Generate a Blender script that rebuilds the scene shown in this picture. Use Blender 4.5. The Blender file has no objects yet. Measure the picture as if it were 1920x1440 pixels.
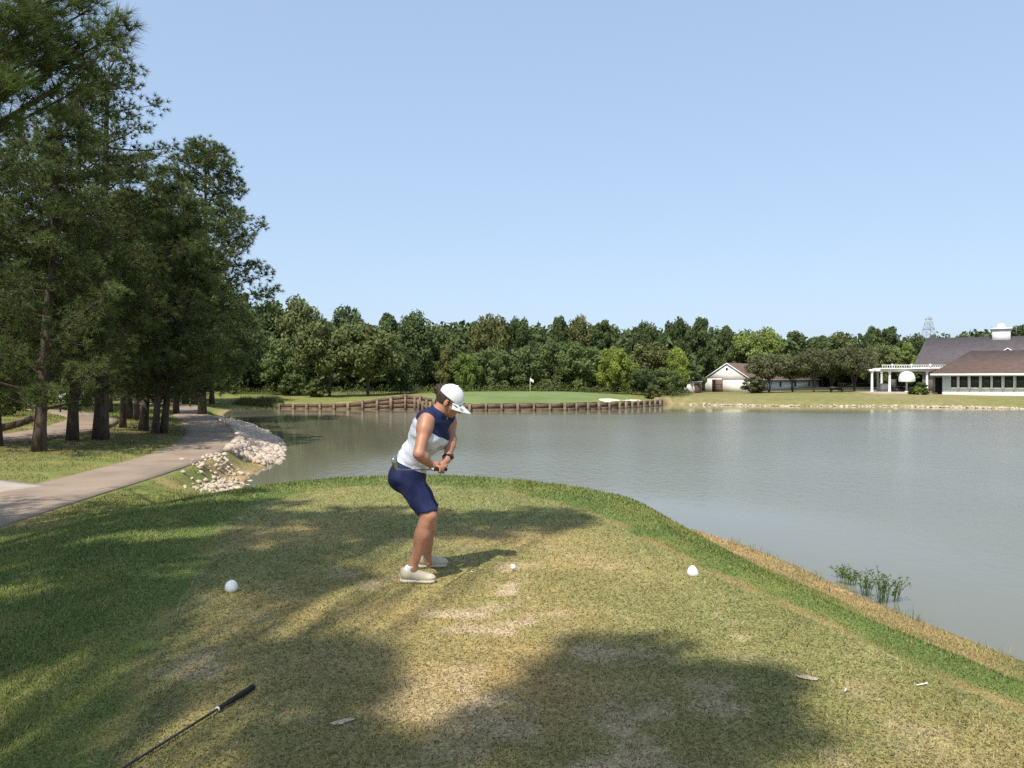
import bpy, math, random
import numpy as np
from mathutils import Vector, Matrix
rng = np.random.default_rng(7); random.seed(7)
scene = bpy.context.scene
COL = scene.collection
# ------------------------------------------------------------------ camera, sky, sun, exposure
F = 1500.0; CX, HY, EYE = 960.0, 712.0, 1.48            # focal length in photo pixels, horizon row, eye height above the tee
cd = bpy.data.cameras.new('camera'); cam = bpy.data.objects.new('camera', cd); COL.objects.link(cam)
cd.sensor_width = 36.0; cd.lens = 36.0 * F / 1920.0; cd.clip_start = 0.05; cd.clip_end = 6000
cam.location = (0, 0, EYE); cam.rotation_euler = (math.radians(90) - math.atan(8 / F), 0, 0)
scene.camera = cam
SUN = np.array([.296, .616, -1.0]); SUN /= np.linalg.norm(SUN)      # the way the light travels
elev = math.asin(-SUN[2])
w = bpy.data.worlds.new('World'); scene.world = w; w.use_nodes = True
nt = w.node_tree; bgn = nt.nodes['Background']
sky = nt.nodes.new('ShaderNodeTexSky'); sky.sky_type = 'NISHITA'; sky.sun_disc = False
sky.sun_elevation = elev; sky.sun_rotation = math.atan2(-SUN[0], -SUN[1])
sky.altitude = 0; sky.air_density = 1.0; sky.dust_density = 1.2; sky.ozone_density = 1.2
gm = nt.nodes.new('ShaderNodeGamma'); gm.inputs[1].default_value = .35        # hazy late-summer sky: flatter than the clear-air model
mu = nt.nodes.new('ShaderNodeVectorMath'); mu.operation = 'MULTIPLY'; mu.inputs[1].default_value = (1.69, 2.01, 2.43)
nt.links.new(sky.outputs[0], gm.inputs[0]); nt.links.new(gm.outputs[0], mu.inputs[0]); nt.links.new(mu.outputs[0], bgn.inputs[0]); bgn.inputs[1].default_value = 0.15
sl = bpy.data.lights.new('sun', 'SUN'); sl.energy = 3.9; sl.angle = math.radians(0.53); sl.color = (1, .95, .86)
so = bpy.data.objects.new('sun', sl); COL.objects.link(so)
so.rotation_euler = Vector(SUN).to_track_quat('-Z', 'Y').to_euler(); so.location = (0, 0, 60)
vs = scene.view_settings; vs.view_transform = 'Standard'; vs.look = 'None'; vs.exposure = 0.55; vs.gamma = 1.0
scene.cycles.max_bounces = 6; scene.cycles.transparent_max_bounces = 6
scene.cycles.use_denoising = False

# ------------------------------------------------------------------ helpers
def at(px, py, d):            # the point d metres ahead that the photograph shows at (px, py)
    return np.array([(px - CX) / F * d, d, EYE - (py - HY) / F * d])
def onz(px, py, z):           # ... or lying at height z
    return at(px, py, (EYE - z) * F / (py - HY))
def nrm(v):
    v = np.asarray(v, float); return v / (np.linalg.norm(v, axis=-1, keepdims=True) + 1e-12)
def mesh_np(name, V, tris=None, quads=None, smooth=False, tint=None):
    V = np.asarray(V, np.float32)
    li, ls = [], []
    n = 0
    for f, k in ((tris, 3), (quads, 4)):
        if f is not None and len(f):
            f = np.asarray(f, np.int32).reshape(-1, k)
            li.append(f.ravel()); ls.append(n + np.arange(len(f), dtype=np.int32) * k); n += f.size
    li = np.concatenate(li); ls = np.concatenate(ls)
    me = bpy.data.meshes.new(name)
    me.vertices.add(len(V)); me.vertices.foreach_set('co', V.ravel())
    me.loops.add(len(li)); me.loops.foreach_set('vertex_index', li)
    me.polygons.add(len(ls)); me.polygons.foreach_set('loop_start', ls)
    if smooth: me.polygons.foreach_set('use_smooth', np.ones(len(ls), bool))
    if tint is not None:
        a = me.attributes.new('tint', 'FLOAT_COLOR', 'POINT')
        a.data.foreach_set('color', np.concatenate([tint, np.ones((len(tint), 1))], 1).astype(np.float32).ravel())
    me.update(calc_edges=True)
    return me
def obj(name, me, mat=None, parent=None):
    o = bpy.data.objects.new(name, me); COL.objects.link(o)
    if mat is not None: me.materials.append(mat)
    if parent is not None: o.parent = parent
    return o
def tag(o, label=None, cat=None, group=None, kind=None):
    if label: o['label'] = label
    if cat: o['category'] = cat
    if group: o['group'] = group
    if kind: o['kind'] = kind
    return o
def thing(name, label, cat, loc=(0, 0, 0), rz=0, group=None):
    o = bpy.data.objects.new(name, None); COL.objects.link(o); o.empty_display_size = .1
    o.location = tuple(float(c) for c in loc); o.rotation_euler = (0, 0, rz)
    return tag(o, label, cat, group)
class MB:                     # collects shapes, builds ONE mesh object
    def __init__(s): s.V = []; s.T = []; s.Q = []; s.n = 0
    def add(s, V, T=(), Q=()):
        V = np.asarray(V, float); s.V.append(V)
        if len(T): s.T.append(np.asarray(T, int) + s.n)
        if len(Q): s.Q.append(np.asarray(Q, int) + s.n)
        s.n += len(V); return s
    def box(s, lo, hi):
        (a, b, c), (d, e, f) = lo, hi
        return s.add([(a,b,c),(d,b,c),(d,e,c),(a,e,c),(a,b,f),(d,b,f),(d,e,f),(a,e,f)],
              Q=[(0,3,2,1),(4,5,6,7),(0,1,5,4),(1,2,6,5),(2,3,7,6),(3,0,4,7)])
    def prism(s, poly, z0, z1):        # polygon in xy, upright
        n = len(poly); V = [(x, y, z0) for x, y in poly] + [(x, y, z1) for x, y in poly]
        c0 = len(V); m = np.mean(np.array(poly), 0); V += [(m[0], m[1], z0), (m[0], m[1], z1)]
        T = []; Q = []
        for i in range(n):
            j = (i + 1) % n; Q.append((i, j, n + j, n + i)); T += [(j, i, c0), (n + i, n + j, c0 + 1)]
        return s.add(V, T, Q)
    def tube(s, P, R, k=8, caps=True):
        P = np.asarray(P, float); m = len(P); R = np.broadcast_to(np.asarray(R, float), (m,))
        V, Q, T = [], [], []
        tg = nrm(np.gradient(P, axis=0)) if m > 2 else nrm(np.repeat((P[-1:] - P[:1]), m, 0))
        ref = np.array([0, 0, 1.]) if abs(tg[0][2]) < .9 else np.array([1., 0, 0])
        u = nrm(np.cross(tg[0], ref))
        for i in range(m):
            u = nrm(u - tg[i] * np.dot(u, tg[i])); v = np.cross(tg[i], u)
            a = np.arange(k) * 2 * math.pi / k
            V.append(P[i] + R[i] * (np.cos(a)[:, None] * u + np.sin(a)[:, None] * v))
        V = np.concatenate(V)
        for i in range(m - 1):
            for j in range(k):
                q = (j + 1) % k; Q.append((i*k+j, i*k+q, i*k+k+q, i*k+k+j))
        if caps:
            V = np.concatenate([V, P[:1], P[-1:]]); c = m * k
            for j in range(k):
                q = (j + 1) % k; T += [(q, j, c), ((m-1)*k+j, (m-1)*k+q, c + 1)]
        return s.add(V, T, Q)
    def lathe(s, prof, k=16, o=(0, 0, 0)):     # profile (r, z)
        V, Q = [], []; a = np.arange(k) * 2 * math.pi / k
        for r, z in prof: V += [(o[0] + r*math.cos(t), o[1] + r*math.sin(t), o[2] + z) for t in a]
        for i in range(len(prof) - 1):
            for j in range(k):
                q = (j + 1) % k; Q.append((i*k+j, i*k+q, i*k+k+q, i*k+k+j))
        return s.add(V, (), Q)
    def build(s, name, mat, parent=None, smooth=False, loc=None):
        me = mesh_np(name, np.concatenate(s.V), np.concatenate(s.T) if s.T else None, np.concatenate(s.Q) if s.Q else None, smooth)
        o = obj(name, me, mat, parent)
        if loc is not None: o.location = loc
        return o
def _hash(ix, iy, seed):
    h = (ix.astype(np.int64) * 374761393 + iy.astype(np.int64) * 668265263 + seed * 974634777) & 0xffffffff
    h = ((h ^ (h >> 13)) * 1274126177) & 0xffffffff
    return ((h ^ (h >> 16)) & 0xffff) / 65535.0
def vnoise(x, y, seed=0):
    ix, iy = np.floor(x), np.floor(y); fx, fy = x - ix, y - iy
    fx = fx*fx*(3-2*fx); fy = fy*fy*(3-2*fy)
    a, b, c, d = _hash(ix, iy, seed), _hash(ix+1, iy, seed), _hash(ix, iy+1, seed), _hash(ix+1, iy+1, seed)
    return (a*(1-fx)+b*fx)*(1-fy) + (c*(1-fx)+d*fx)*fy
def fbm(x, y, sc, octv=4, seed=0):
    t = 0; a = .5; n = 0
    for i in range(octv):
        t = t + a * vnoise(x * sc * 2**i + 17.3*i, y * sc * 2**i - 9.1*i, seed + i); n += a; a *= .5
    return t / n
def sstep(a, b, x):
    t = np.clip((x - a) / (b - a), 0, 1); return t*t*(3-2*t)
def spline(P, per=8, closed=False):      # Catmull-Rom
    P = np.asarray(P, float); n = len(P); out = []
    for i in range(n if closed else n - 1):
        p = [P[(i+k) % n] if closed else P[min(max(i+k, 0), n-1)] for k in (-1, 0, 1, 2)]
        for t in np.linspace(0, 1, per, endpoint=False):
            out.append(.5*((2*p[1]) + (-p[0]+p[2])*t + (2*p[0]-5*p[1]+4*p[2]-p[3])*t*t + (-p[0]+3*p[1]-3*p[2]+p[3])*t**3))
    if not closed: out.append(P[-1])
    return np.array(out)
def sdist(x, y, poly):                   # signed distance to a closed polygon, negative inside
    d = np.full(x.shape, 1e9); ins = np.zeros(x.shape, bool); n = len(poly)
    for i in range(n):
        ax, ay = poly[i]; bx, by = poly[(i+1) % n]
        ex, ey = bx-ax, by-ay; L = ex*ex+ey*ey + 1e-12
        t = np.clip(((x-ax)*ex + (y-ay)*ey)/L, 0, 1)
        d = np.minimum(d, (x-ax-t*ex)**2 + (y-ay-t*ey)**2)
        if ay != by:
            c = (ay > y) != (by > y); ins ^= c & (x < ex*(y-ay)/(by-ay) + ax)
    d = np.sqrt(d); return np.where(ins, -d, d)
def ldist(x, y, P):                      # distance to an open line
    d = np.full(np.shape(x), 1e9)
    for (ax, ay), (bx, by) in zip(P[:-1], P[1:]):
        ex, ey = bx-ax, by-ay; t = np.clip(((x-ax)*ex+(y-ay)*ey)/(ex*ex+ey*ey+1e-12), 0, 1)
        d = np.minimum(d, (x-ax-t*ex)**2 + (y-ay-t*ey)**2)
    return np.sqrt(d)

# ------------------------------------------------------------------ materials
def mat(name, c1, c2=None, scale=8.0, rough=.8, bump=0.0, bscale=None, detail=4, coord='pos', spec=.3, metal=0.0, stretch=None, objvar=0.0, trans=0.0):
    m = bpy.data.materials.new(name); m.use_nodes = True; t = m.node_tree; b = t.nodes['Principled BSDF']
    b.inputs['Roughness'].default_value = rough; b.inputs['Specular IOR Level'].default_value = spec; b.inputs['Metallic'].default_value = metal
    c2 = c2 or tuple(x * .75 for x in c1)
    if coord == 'pos': src = t.nodes.new('ShaderNodeNewGeometry').outputs['Position']
    else: src = t.nodes.new('ShaderNodeTexCoord').outputs['Object']
    if stretch:
        mp = t.nodes.new('ShaderNodeMapping'); mp.inputs['Scale'].default_value = stretch; t.links.new(src, mp.inputs[0]); src = mp.outputs[0]
    n = t.nodes.new('ShaderNodeTexNoise'); n.inputs['Scale'].default_value = scale; n.inputs['Detail'].default_value = detail
    t.links.new(src, n.inputs['Vector'])
    r = t.nodes.new('ShaderNodeValToRGB'); r.color_ramp.elements[0].position = .3; r.color_ramp.elements[1].position = .7
    r.color_ramp.elements[0].color = (*c2, 1); r.color_ramp.elements[1].color = (*c1, 1)
    t.links.new(n.outputs['Fac'], r.inputs[0]); out = r.outputs[0]
    if objvar:
        oi = t.nodes.new('ShaderNodeObjectInfo'); mr = t.nodes.new('ShaderNodeMapRange')
        mr.inputs[3].default_value = 1 - objvar; mr.inputs[4].default_value = 1 + objvar; t.links.new(oi.outputs['Random'], mr.inputs[0])
        hv = t.nodes.new('ShaderNodeHueSaturation'); t.links.new(mr.outputs[0], hv.inputs['Value']); t.links.new(out, hv.inputs['Color']); out = hv.outputs[0]
    t.links.new(out, b.inputs['Base Color'])
    if bump:
        n2 = t.nodes.new('ShaderNodeTexNoise'); n2.inputs['Scale'].default_value = bscale or scale * 4; n2.inputs['Detail'].default_value = 5
        t.links.new(src, n2.inputs['Vector'])
        bp = t.nodes.new('ShaderNodeBump'); bp.inputs['Strength'].default_value = bump; bp.inputs['Distance'].default_value = .02
        t.links.new(n2.outputs['Fac'], bp.inputs['Height']); t.links.new(bp.outputs[0], b.inputs['Normal'])
    if trans:
        tr = t.nodes.new('ShaderNodeBsdfTranslucent'); mx = t.nodes.new('ShaderNodeMixShader'); mx.inputs[0].default_value = trans
        t.links.new(out, tr.inputs[0]); t.links.new(b.outputs[0], mx.inputs[1]); t.links.new(tr.outputs[0], mx.inputs[2])
        t.links.new(mx.outputs[0], t.nodes['Material Output'].inputs[0])
    return m
def tint_mat(name, noises, rough=.9, bump=.3, bscale=60, trans=0.0, dist=.02):
    # colour comes from the 'tint' attribute, varied by noise layers (scale, low, high)
    m = bpy.data.materials.new(name); m.use_nodes = True; t = m.node_tree; b = t.nodes['Principled BSDF']
    b.inputs['Roughness'].default_value = rough; b.inputs['Specular IOR Level'].default_value = .15
    at_ = t.nodes.new('ShaderNodeAttribute'); at_.attribute_name = 'tint'; out = at_.outputs['Color']
    pos = t.nodes.new('ShaderNodeNewGeometry').outputs['Position']
    for sc, lo, hi in noises:
        n = t.nodes.new('ShaderNodeTexNoise'); n.inputs['Scale'].default_value = sc; n.inputs['Detail'].default_value = 3
        t.links.new(pos, n.inputs['Vector'])
        mr = t.nodes.new('ShaderNodeMapRange'); mr.inputs[1].default_value = .3; mr.inputs[2].default_value = .7
        mr.inputs[3].default_value = lo; mr.inputs[4].default_value = hi; t.links.new(n.outputs['Fac'], mr.inputs[0])
        vm = t.nodes.new('ShaderNodeVectorMath'); vm.operation = 'SCALE'; t.links.new(out, vm.inputs[0]); t.links.new(mr.outputs[0], vm.inputs['Scale']); out = vm.outputs[0]
    t.links.new(out, b.inputs['Base Color'])
    if bump:
        n2 = t.nodes.new('ShaderNodeTexNoise'); n2.inputs['Scale'].default_value = bscale; n2.inputs['Detail'].default_value = 4
        t.links.new(pos, n2.inputs['Vector'])
        bp = t.nodes.new('ShaderNodeBump'); bp.inputs['Strength'].default_value = bump; bp.inputs['Distance'].default_value = dist
        t.links.new(n2.outputs['Fac'], bp.inputs['Height']); t.links.new(bp.outputs[0], b.inputs['Normal'])
    if trans:
        tr = t.nodes.new('ShaderNodeBsdfTranslucent'); mx = t.nodes.new('ShaderNodeMixShader'); mx.inputs[0].default_value = trans
        t.links.new(out, tr.inputs[0]); t.links.new(b.outputs[0], mx.inputs[1]); t.links.new(tr.outputs[0], mx.inputs[2])
        t.links.new(mx.outputs[0], t.nodes['Material Output'].inputs[0])
    return m
# ------------------------------------------------------------------ the land: outlines in metres, tee = 0, water = ZW
ZW = -1.52
TEE = spline([(2.9,-3),(2.62,1.5),(2.26,3.53),(2.12,3.87),(1.84,4.85),(1.45,6.38),(1.19,7.45),(.96,8.44),(.5,9.6),(-.1,10.5),(-.8,11.1),(-1.64,11.25),(-2.45,10.9),(-2.9,10.0),(-3.0,8.7),(-2.7,7.3),(-2.42,6.2),(-2.05,4.8),(-1.8,4.0),(-1.68,3.6),(-1.3,1.5),(-1.0,-3)], 12, True)
TEE = TEE + .11*np.stack([fbm(TEE[:, 0], TEE[:, 1], 1.7, 3, 201)-.5, fbm(TEE[:, 0], TEE[:, 1], 1.7, 3, 202)-.5], 1)
SHORE = np.concatenate([spline([(9,-6),(7.0,2),(6.1,6),(5.45,8.6),(4.9,10.8),(4.6,12.9),(4.2,14.6),(3.4,16.5),(2.0,18),(0,18.8),(-2.5,19.0),(-5.2,19.9),(-6.8,21.4),(-7.7,22.8),(-8.2,25.1),(-8.5,27.6),(-9.1,30.2),(-10.1,34.3),(-12.65,41.7),(-17.5,52.9),(-20,57.7),(-24.5,68),(-27.8,80),(-26,82.6),(-24,83)], 5),
    np.array([(-24,83.2),(-10.5,80.2),(-7.4,79.2),(-4,76.2),(5,78.2),(11,83.2),(17.5,93.2),(18.7,99.5)]),
    spline([(18.7,100),(20.5,97),(23,94.2),(32,90),(41,90),(46,86.8),(52.5,82),(60,78),(75,60),(80,20),(60,-12),(25,-14),(9,-6)], 5)[1:]])
PATH = spline([(-8.0,-6),(-8.3,2),(-8.7,8),(-9.25,12),(-9.55,16),(-9.8,20),(-10.35,25),(-11.5,30),(-13.2,35),(-17.0,44),(-20.8,52),(-25,62),(-28.5,70),(-35,78),(-50,84)], 8)
PATH2 = spline([(-9.6,16.6),(-12.0,17.6),(-16,19.0),(-22,20.5)], 8)          # pale branch joining from the left
PATH3 = spline([(-24,17),(-20.3,24),(-18.6,29),(-19.2,35),(-22.6,43),(-29,51),(-40,60),(-56,66)], 8)
GREEN = spline([(-8.6,80.6),(-4,77.6),(4.6,79.4),(10,84),(14.5,91),(13.5,97),(6,100),(-3,100),(-9,96),(-10,88)], 6, True)
BUNKER = spline([(9.6,86.4),(12.2,86.2),(14.2,88.4),(13.8,90.4),(11.8,89.8),(9.9,88.2)], 5, True)
CTRL = np.array([(x, y, -.9) for x, y in PATH[::6]] + [
 (-16,31,-.85),(-17,37,-.85),(-15,26,-.85),(-21,30,-.55),(-24,36,-.3),(-30,40,-.2),(-26,26,-.15),(-40,30,.2),(-22,45,-.7),(-30,60,-.7),(-45,70,-.6),(-14,10,-.8),(-20,5,-.6),(-20,-20,-.4),(-6,9,-.72),(-6.4,14,-.85),(-5.5,4,-.65),(-5.5,-2,-.55),(-6.5,18,-1.0),
 (0,-12,-.1),(8,-8,-.6),(3.5,6,-.6),(2.5,12,-.6),(0,15,-.6),(-3,15.5,-.7),
 (-24,86,-.95),(-18,85,-.95),(-14.5,83.5,-.62),(-11.6,82.6,.0),(-10.2,82.3,.08),(-8.6,82.6,-.35),(-7,81.6,-.75),(-4,77.5,-.83),(5,79.5,-.83),(11,84.5,-.83),(16.5,93,-.83),(3,88,-.5),(9,92,-.4),(-4,88,-.5),(0,98,-.05),(8,99,-.1),(-8,98,-.1),(15,100,-.55),
 (-26,95,-.7),(-18,100,-.5),(-30,110,-.3),(-10,112,-.2),(10,112,-.2),(25,105,-.55),(35,105,-.5),(31,125,-.42),(48,108,-.2),(56,102,-.45),(66,100,-.5),(22,98,-.9),(33,94,-.9),(44,93,-.9),(55,87,-.9),(80,90,-.5),(100,60,-.5),(90,0,-.5),(40,-40,-.5),
 (0,160,.5),(-60,150,.5),(60,160,.3),(120,140,.3),(-90,60,.3),(-80,0,0),(-40,-60,0),(0,-80,0),(0,400,3),(300,300,3),(-300,300,3),(400,0,2),(-400,0,2),(0,-400,2),(300,-300,2),(-300,-300,2)])
_c = CTRL[:, :2]; _K = np.sqrt(((_c[:, None] - _c[None]) ** 2).sum(-1) + .3)
_A = np.zeros((len(_c)+1,)*2); _A[:-1, :-1] = _K; _A[:-1, -1] = 1; _A[-1, :-1] = 1
_W = np.linalg.solve(_A, np.append(CTRL[:, 2], 0))
BULK = np.array([(-24,83.2),(-10.5,80.2),(-7.4,79.2),(-4,76.2),(5,78.2),(11,83.2),(17.5,93.2),(18.7,99.5)])
def land(x, y, full=False):
    x = np.asarray(x, float); y = np.asarray(y, float)
    r = np.hypot(x, y); k = np.where(r > 700, 700/np.maximum(r, 1), 1); X, Y = x*k, y*k
    h = np.full(x.shape, _W[-1])
    for (cx, cy), wt in zip(_c, _W[:-1]): h = h + wt*np.sqrt((X-cx)**2 + (Y-cy)**2 + .3)
    dt = sdist(x, y, TEE); ds = sdist(x, y, SHORE)
    wq = 1 - sstep(.55, 4.6, dt); h = h*(1-wq)
    h = h + .05*(fbm(x, y, .35, 3, 5)-.5)*np.clip(dt-.3, 0, 1) + .12*sstep(12, 60, r)*(fbm(x, y, .08, 3, 6)-.5)
    db = ldist(x, y, BULK)
    wid = np.where(db < 1.2, .35, 3.4); wid = np.where((x < -8) & (y > 24) & (y < 75), 2.3, wid)
    h = np.maximum(h, ZW + .12)
    s = np.clip(ds/wid, 0, 1); bank = sstep(-4.5, -1.5, x)*(y < 24)*(db > 5)
    s = s*(1-bank) + bank*(np.clip(ds, 0, 99)/(np.clip(ds, 0, 99)+np.clip(dt-.35-.75*sstep(7.5, 10.5, y), 0, 99)+1e-6))**1.5
    h = h*(1-bank)
    h = np.where(ds > 0, ZW + (h-ZW)*s, ZW - np.minimum(-ds*.35, 2.0))
    dp = ldist(x, y, PATH); h = np.where(ds > 0, h + (-.9-h)*sstep(1.7, 1.12, dp), h)
    return (h, dt, ds, db) if full else h
def land1(x, y): return float(land(np.array([x]), np.array([y]))[0])
def mixc(c, col, wt):
    wt = np.clip(wt, 0, 1)[:, None]; return c*(1-wt) + np.array(col)[None]*wt
G_GREEN, G_LAWN, G_STRAW, G_DIRT = (.150,.200,.052), (.20,.215,.06), (.40,.29,.125), (.33,.225,.12)
def ground_tint(x, y, dt, ds):
    n1 = fbm(x, y, .5, 4, 11); n2 = fbm(x, y, 2.2, 3, 21); n3 = fbm(x, y, .12, 3, 31)
    c = np.tile(np.array(G_LAWN), (len(x), 1))
    c = mixc(c, (.30,.25,.09), sstep(.5, .75, n1)*.6)
    near = (y < 20) & (x > -9)
    c = mixc(c, G_GREEN, np.where(near, sstep(7, 3, dt), 0))                          # lush rough round the tee
    c = mixc(c, (.22,.22,.06), np.where(near, sstep(.5, .72, n2)*.55, 0))
    c = mixc(c, G_STRAW, sstep(.42, .68, n1)*sstep(9.5, 13, y)*((x > -10) & (x < -3) & (y < 26))*sstep(1.2, 3, dt)*.9)
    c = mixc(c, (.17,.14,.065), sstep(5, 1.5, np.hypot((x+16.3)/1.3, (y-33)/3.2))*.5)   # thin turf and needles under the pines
    c = mixc(c, (.33,.24,.1), sstep(.55, .8, n2)*((x < -10) & (y > 14) & (y < 45))*.7)
    c = mixc(c, (.29,.25,.105), ((y > 84) & (x > 17.5))*(.45+.5*sstep(.35, .65, n3)))   # dry far bank
    c = mixc(c, (.23,.24,.07), ((y > 60) & (x < 17.5))*.5)
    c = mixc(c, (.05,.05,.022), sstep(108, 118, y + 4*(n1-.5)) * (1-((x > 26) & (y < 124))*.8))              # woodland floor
    c = mixc(c, (.36,.25,.11), sstep(.10+.16*(n2-.5), .01, np.abs(dt-.03))*sstep(.34, .62, n2)*np.where(x > -.5, .8, .4)*near)     # scalped brown line where the cut starts
    sh = np.where((x > 2) & (y < 20), sstep(1.9+3.4*(n1-.5), .6, ds)*(.55+.6*n2), sstep(1.2+1.0*(n1-.5), .1, ds))
    c = mixc(c, (.47,.33,.16), sh*np.where(y < 20, sstep(7, 9.5, y+3*(n1-.5)), .8)*(y > 3))
    c = mixc(c, (.14,.11,.06), sstep(.12, -.1, ds))
    return c * (0.72+.24*n2)[:, None]
A_in = np.radians(np.linspace(-37, 37, 370)); A_out = np.radians(np.linspace(38, 322, 110)[1:-1])
ANG = np.concatenate([A_in, A_out]); RAD = np.concatenate([[.3], np.geomspace(1.0, 240, 430), np.geomspace(250, 5000, 22)])
aa, rr = np.meshgrid(ANG, RAD); gx = (rr*np.sin(aa)).ravel(); gy = (rr*np.cos(aa)).ravel()
gh, gdt, gds, gdb = land(gx, gy, True)
na, nr = len(ANG), len(RAD); ii, jj = np.meshgrid(np.arange(nr-1), np.arange(na), indexing='ij')
q = np.stack([ii*na+jj, (ii+1)*na+jj, (ii+1)*na+(jj+1) % na, ii*na+(jj+1) % na], -1).reshape(-1, 4)[:, ::-1]
gv = np.stack([gx, gy, gh], 1); gv = np.concatenate([gv, [[0, 0, float(land1(0, 0))]]])
gt = ground_tint(gx, gy, gdt, gds); gt = np.concatenate([gt, gt[:1]])
cap = [(j, len(gv)-1, (j+1) % na) for j in range(na)]
M_ground = tint_mat('turf_ground', [(1.3, .86, 1.14), (9, .85, 1.15), (70, .62, 1.38)], bump=.7, bscale=55)
ground = obj('ground', mesh_np('ground', gv, np.array(cap)[:, ::-1], q, True, gt), M_ground); tag(ground, kind='structure')

# tee: closely mown sheet 6 mm proud
def fill_sheet(poly, step, dz, inset=0.0):
    x0, y0 = poly.min(0); x1, y1 = poly.max(0)
    xs = np.arange(x0-step, x1+2*step, step); ys = np.arange(y0-step, y1+2*step, step)
    X, Y = np.meshgrid(xs, ys); d = sdist(X, Y, poly)
    # pull the outer ring of vertices onto the outline
    e = 1e-3; gxn = (sdist(X+e, Y, poly)-d)/e; gyn = (sdist(X, Y+e, poly)-d)/e
    ring = (d > 0) & (d < 1.45*step); X = np.where(ring, X-gxn*d, X); Y = np.where(ring, Y-gyn*d, Y)
    ok = d < 1.45*step; m, n = X.shape
    I, J = np.meshgrid(np.arange(m-1), np.arange(n-1), indexing='ij')
    Q = np.stack([I*n+J, I*n+J+1, (I+1)*n+J+1, (I+1)*n+J], -1).reshape(-1, 4)
    okf = ok.ravel(); inn = (d < 0).ravel(); Q = Q[okf[Q].all(1) & inn[Q].any(1)]
    u = np.unique(Q); mp = -np.ones(m*n, int); mp[u] = np.arange(len(u))
    x, y = X.ravel()[u], Y.ravel()[u]
    return x, y, mp[Q], dz
def tee_tint(x, y):
    n1 = fbm(x, y, .8, 4, 41); n2 = fbm(x, y, 3.0, 3, 42); n3 = fbm(x, y, .35, 2, 43)
    c = np.tile(np.array((.265,.252,.088)), (len(x), 1))
    wear = np.exp(-((x+.15)/1.3)**2 - ((y-4.3)/2.0)**2)                      # worn hitting area
    c = mixc(c, (.44,.315,.13), np.clip(sstep(.42, .70, n1)*.75 + wear*.6 + (sstep(-.2, -2.2, x)*.25), 0, 1))
    c = mixc(c, (.19,.225,.075), sstep(.52, .75, fbm(x, y, .6, 3, 44))*.55*(1-wear*.8))
    c = mixc(c, (.17,.21,.07), sstep(7.0, 8.5, y)*.4)
    c = mixc(c, (.225,.245,.085), sstep(.2, 1.3, x)*.5*(.4+.6*sstep(.35, .6, n3)))
    dt = sdist(x, y, TEE); c = mixc(c, (.165,.185,.058), sstep(-.28+.5*(n2-.5), -.02, dt)*np.where(x < 0, .6, .2))     # the cut fades into the rough
    worn = np.exp(-((x-.45)/1.1)**2 - ((y-3.5)/.9)**2)
    c = mixc(c, (.52,.40,.25), np.clip(sstep(.62, .76, n2)*np.clip(wear*1.7+sstep(3.9, 3.0, y)*.4, 0, .9) + worn*sstep(.50, .68, fbm(x, y, 4.2, 3, 46))*.85, 0, .9))     # bare sandy scars
    return c * (.78+.25*n2)[:, None]
tx, ty, tq, _ = fill_sheet(TEE[(TEE[:, 1] > -90)], .05, .006)
M_tee = tint_mat('tee_turf', [(6, .88, 1.12), (45, .74, 1.26), (160, .6, 1.4)], bump=.6, bscale=90, dist=.01)
tee = obj('tee_box', mesh_np('tee_box', np.stack([tx, ty, land(tx, ty)+.006], 1), None, tq, True, tee_tint(tx, ty)), M_tee); tag(tee, kind='structure')

# cart paths
def strip(name, P, wdt, mt, dz, m=7, thick=.10, ends=None):
    P = np.asarray(P); t = nrm(np.gradient(P, axis=0)); nn = np.stack([t[:, 1], -t[:, 0]], 1); k = len(P)
    wd = np.broadcast_to(np.asarray(wdt, float), (k,))
    off = np.linspace(-.5, .5, m); X = (P[:, 0, None]+nn[:, 0, None]*off*wd[:, None]); Y = (P[:, 1, None]+nn[:, 1, None]*off*wd[:, None])
    zc = land(P[:, 0], P[:, 1]); Z = np.maximum(land(X.ravel(), Y.ravel()).reshape(X.shape), zc[:, None]-.05)+dz
    Z = .5*Z + .5*Z.max(1, keepdims=True)
    V = np.stack([X, Y, Z], -1); B = V.copy(); B[..., 2] -= thick
    VV = np.concatenate([V.reshape(-1, 3), B[:, 0], B[:, -1]]); Q = []
    for i in range(k-1):
        for j in range(m-1): Q.append((i*m+j, i*m+j+1, (i+1)*m+j+1, (i+1)*m+j))
        o = k*m; Q.append((i*m, (i+1)*m, o+i+1, o+i)); o2 = o+k; Q.append(((i+1)*m+m-1, i*m+m-1, o2+i, o2+i+1))
    o = obj(name, mesh_np(name, VV, None, np.array(Q), False), mt); return tag(o, kind='structure')
M_path = mat('cart_path_concrete', (.325,.243,.175), (.225,.168,.12), scale=.9, rough=.9, bump=.25, bscale=120, detail=8)
M_pale = mat('pale_concrete', (.43,.36,.29), (.33,.27,.22), scale=1.1, rough=.9, bump=.2, bscale=90, detail=8)
strip('cart_path', PATH, np.interp(np.arange(len(PATH)), [0, len(PATH)*.55, len(PATH)], [2.25, 2.1, 2.3]), M_path, .03)
strip('path_branch', PATH2, 1.7, M_pale, .022)
strip('side_path', PATH3, 2.3, M_path, .034)

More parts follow.
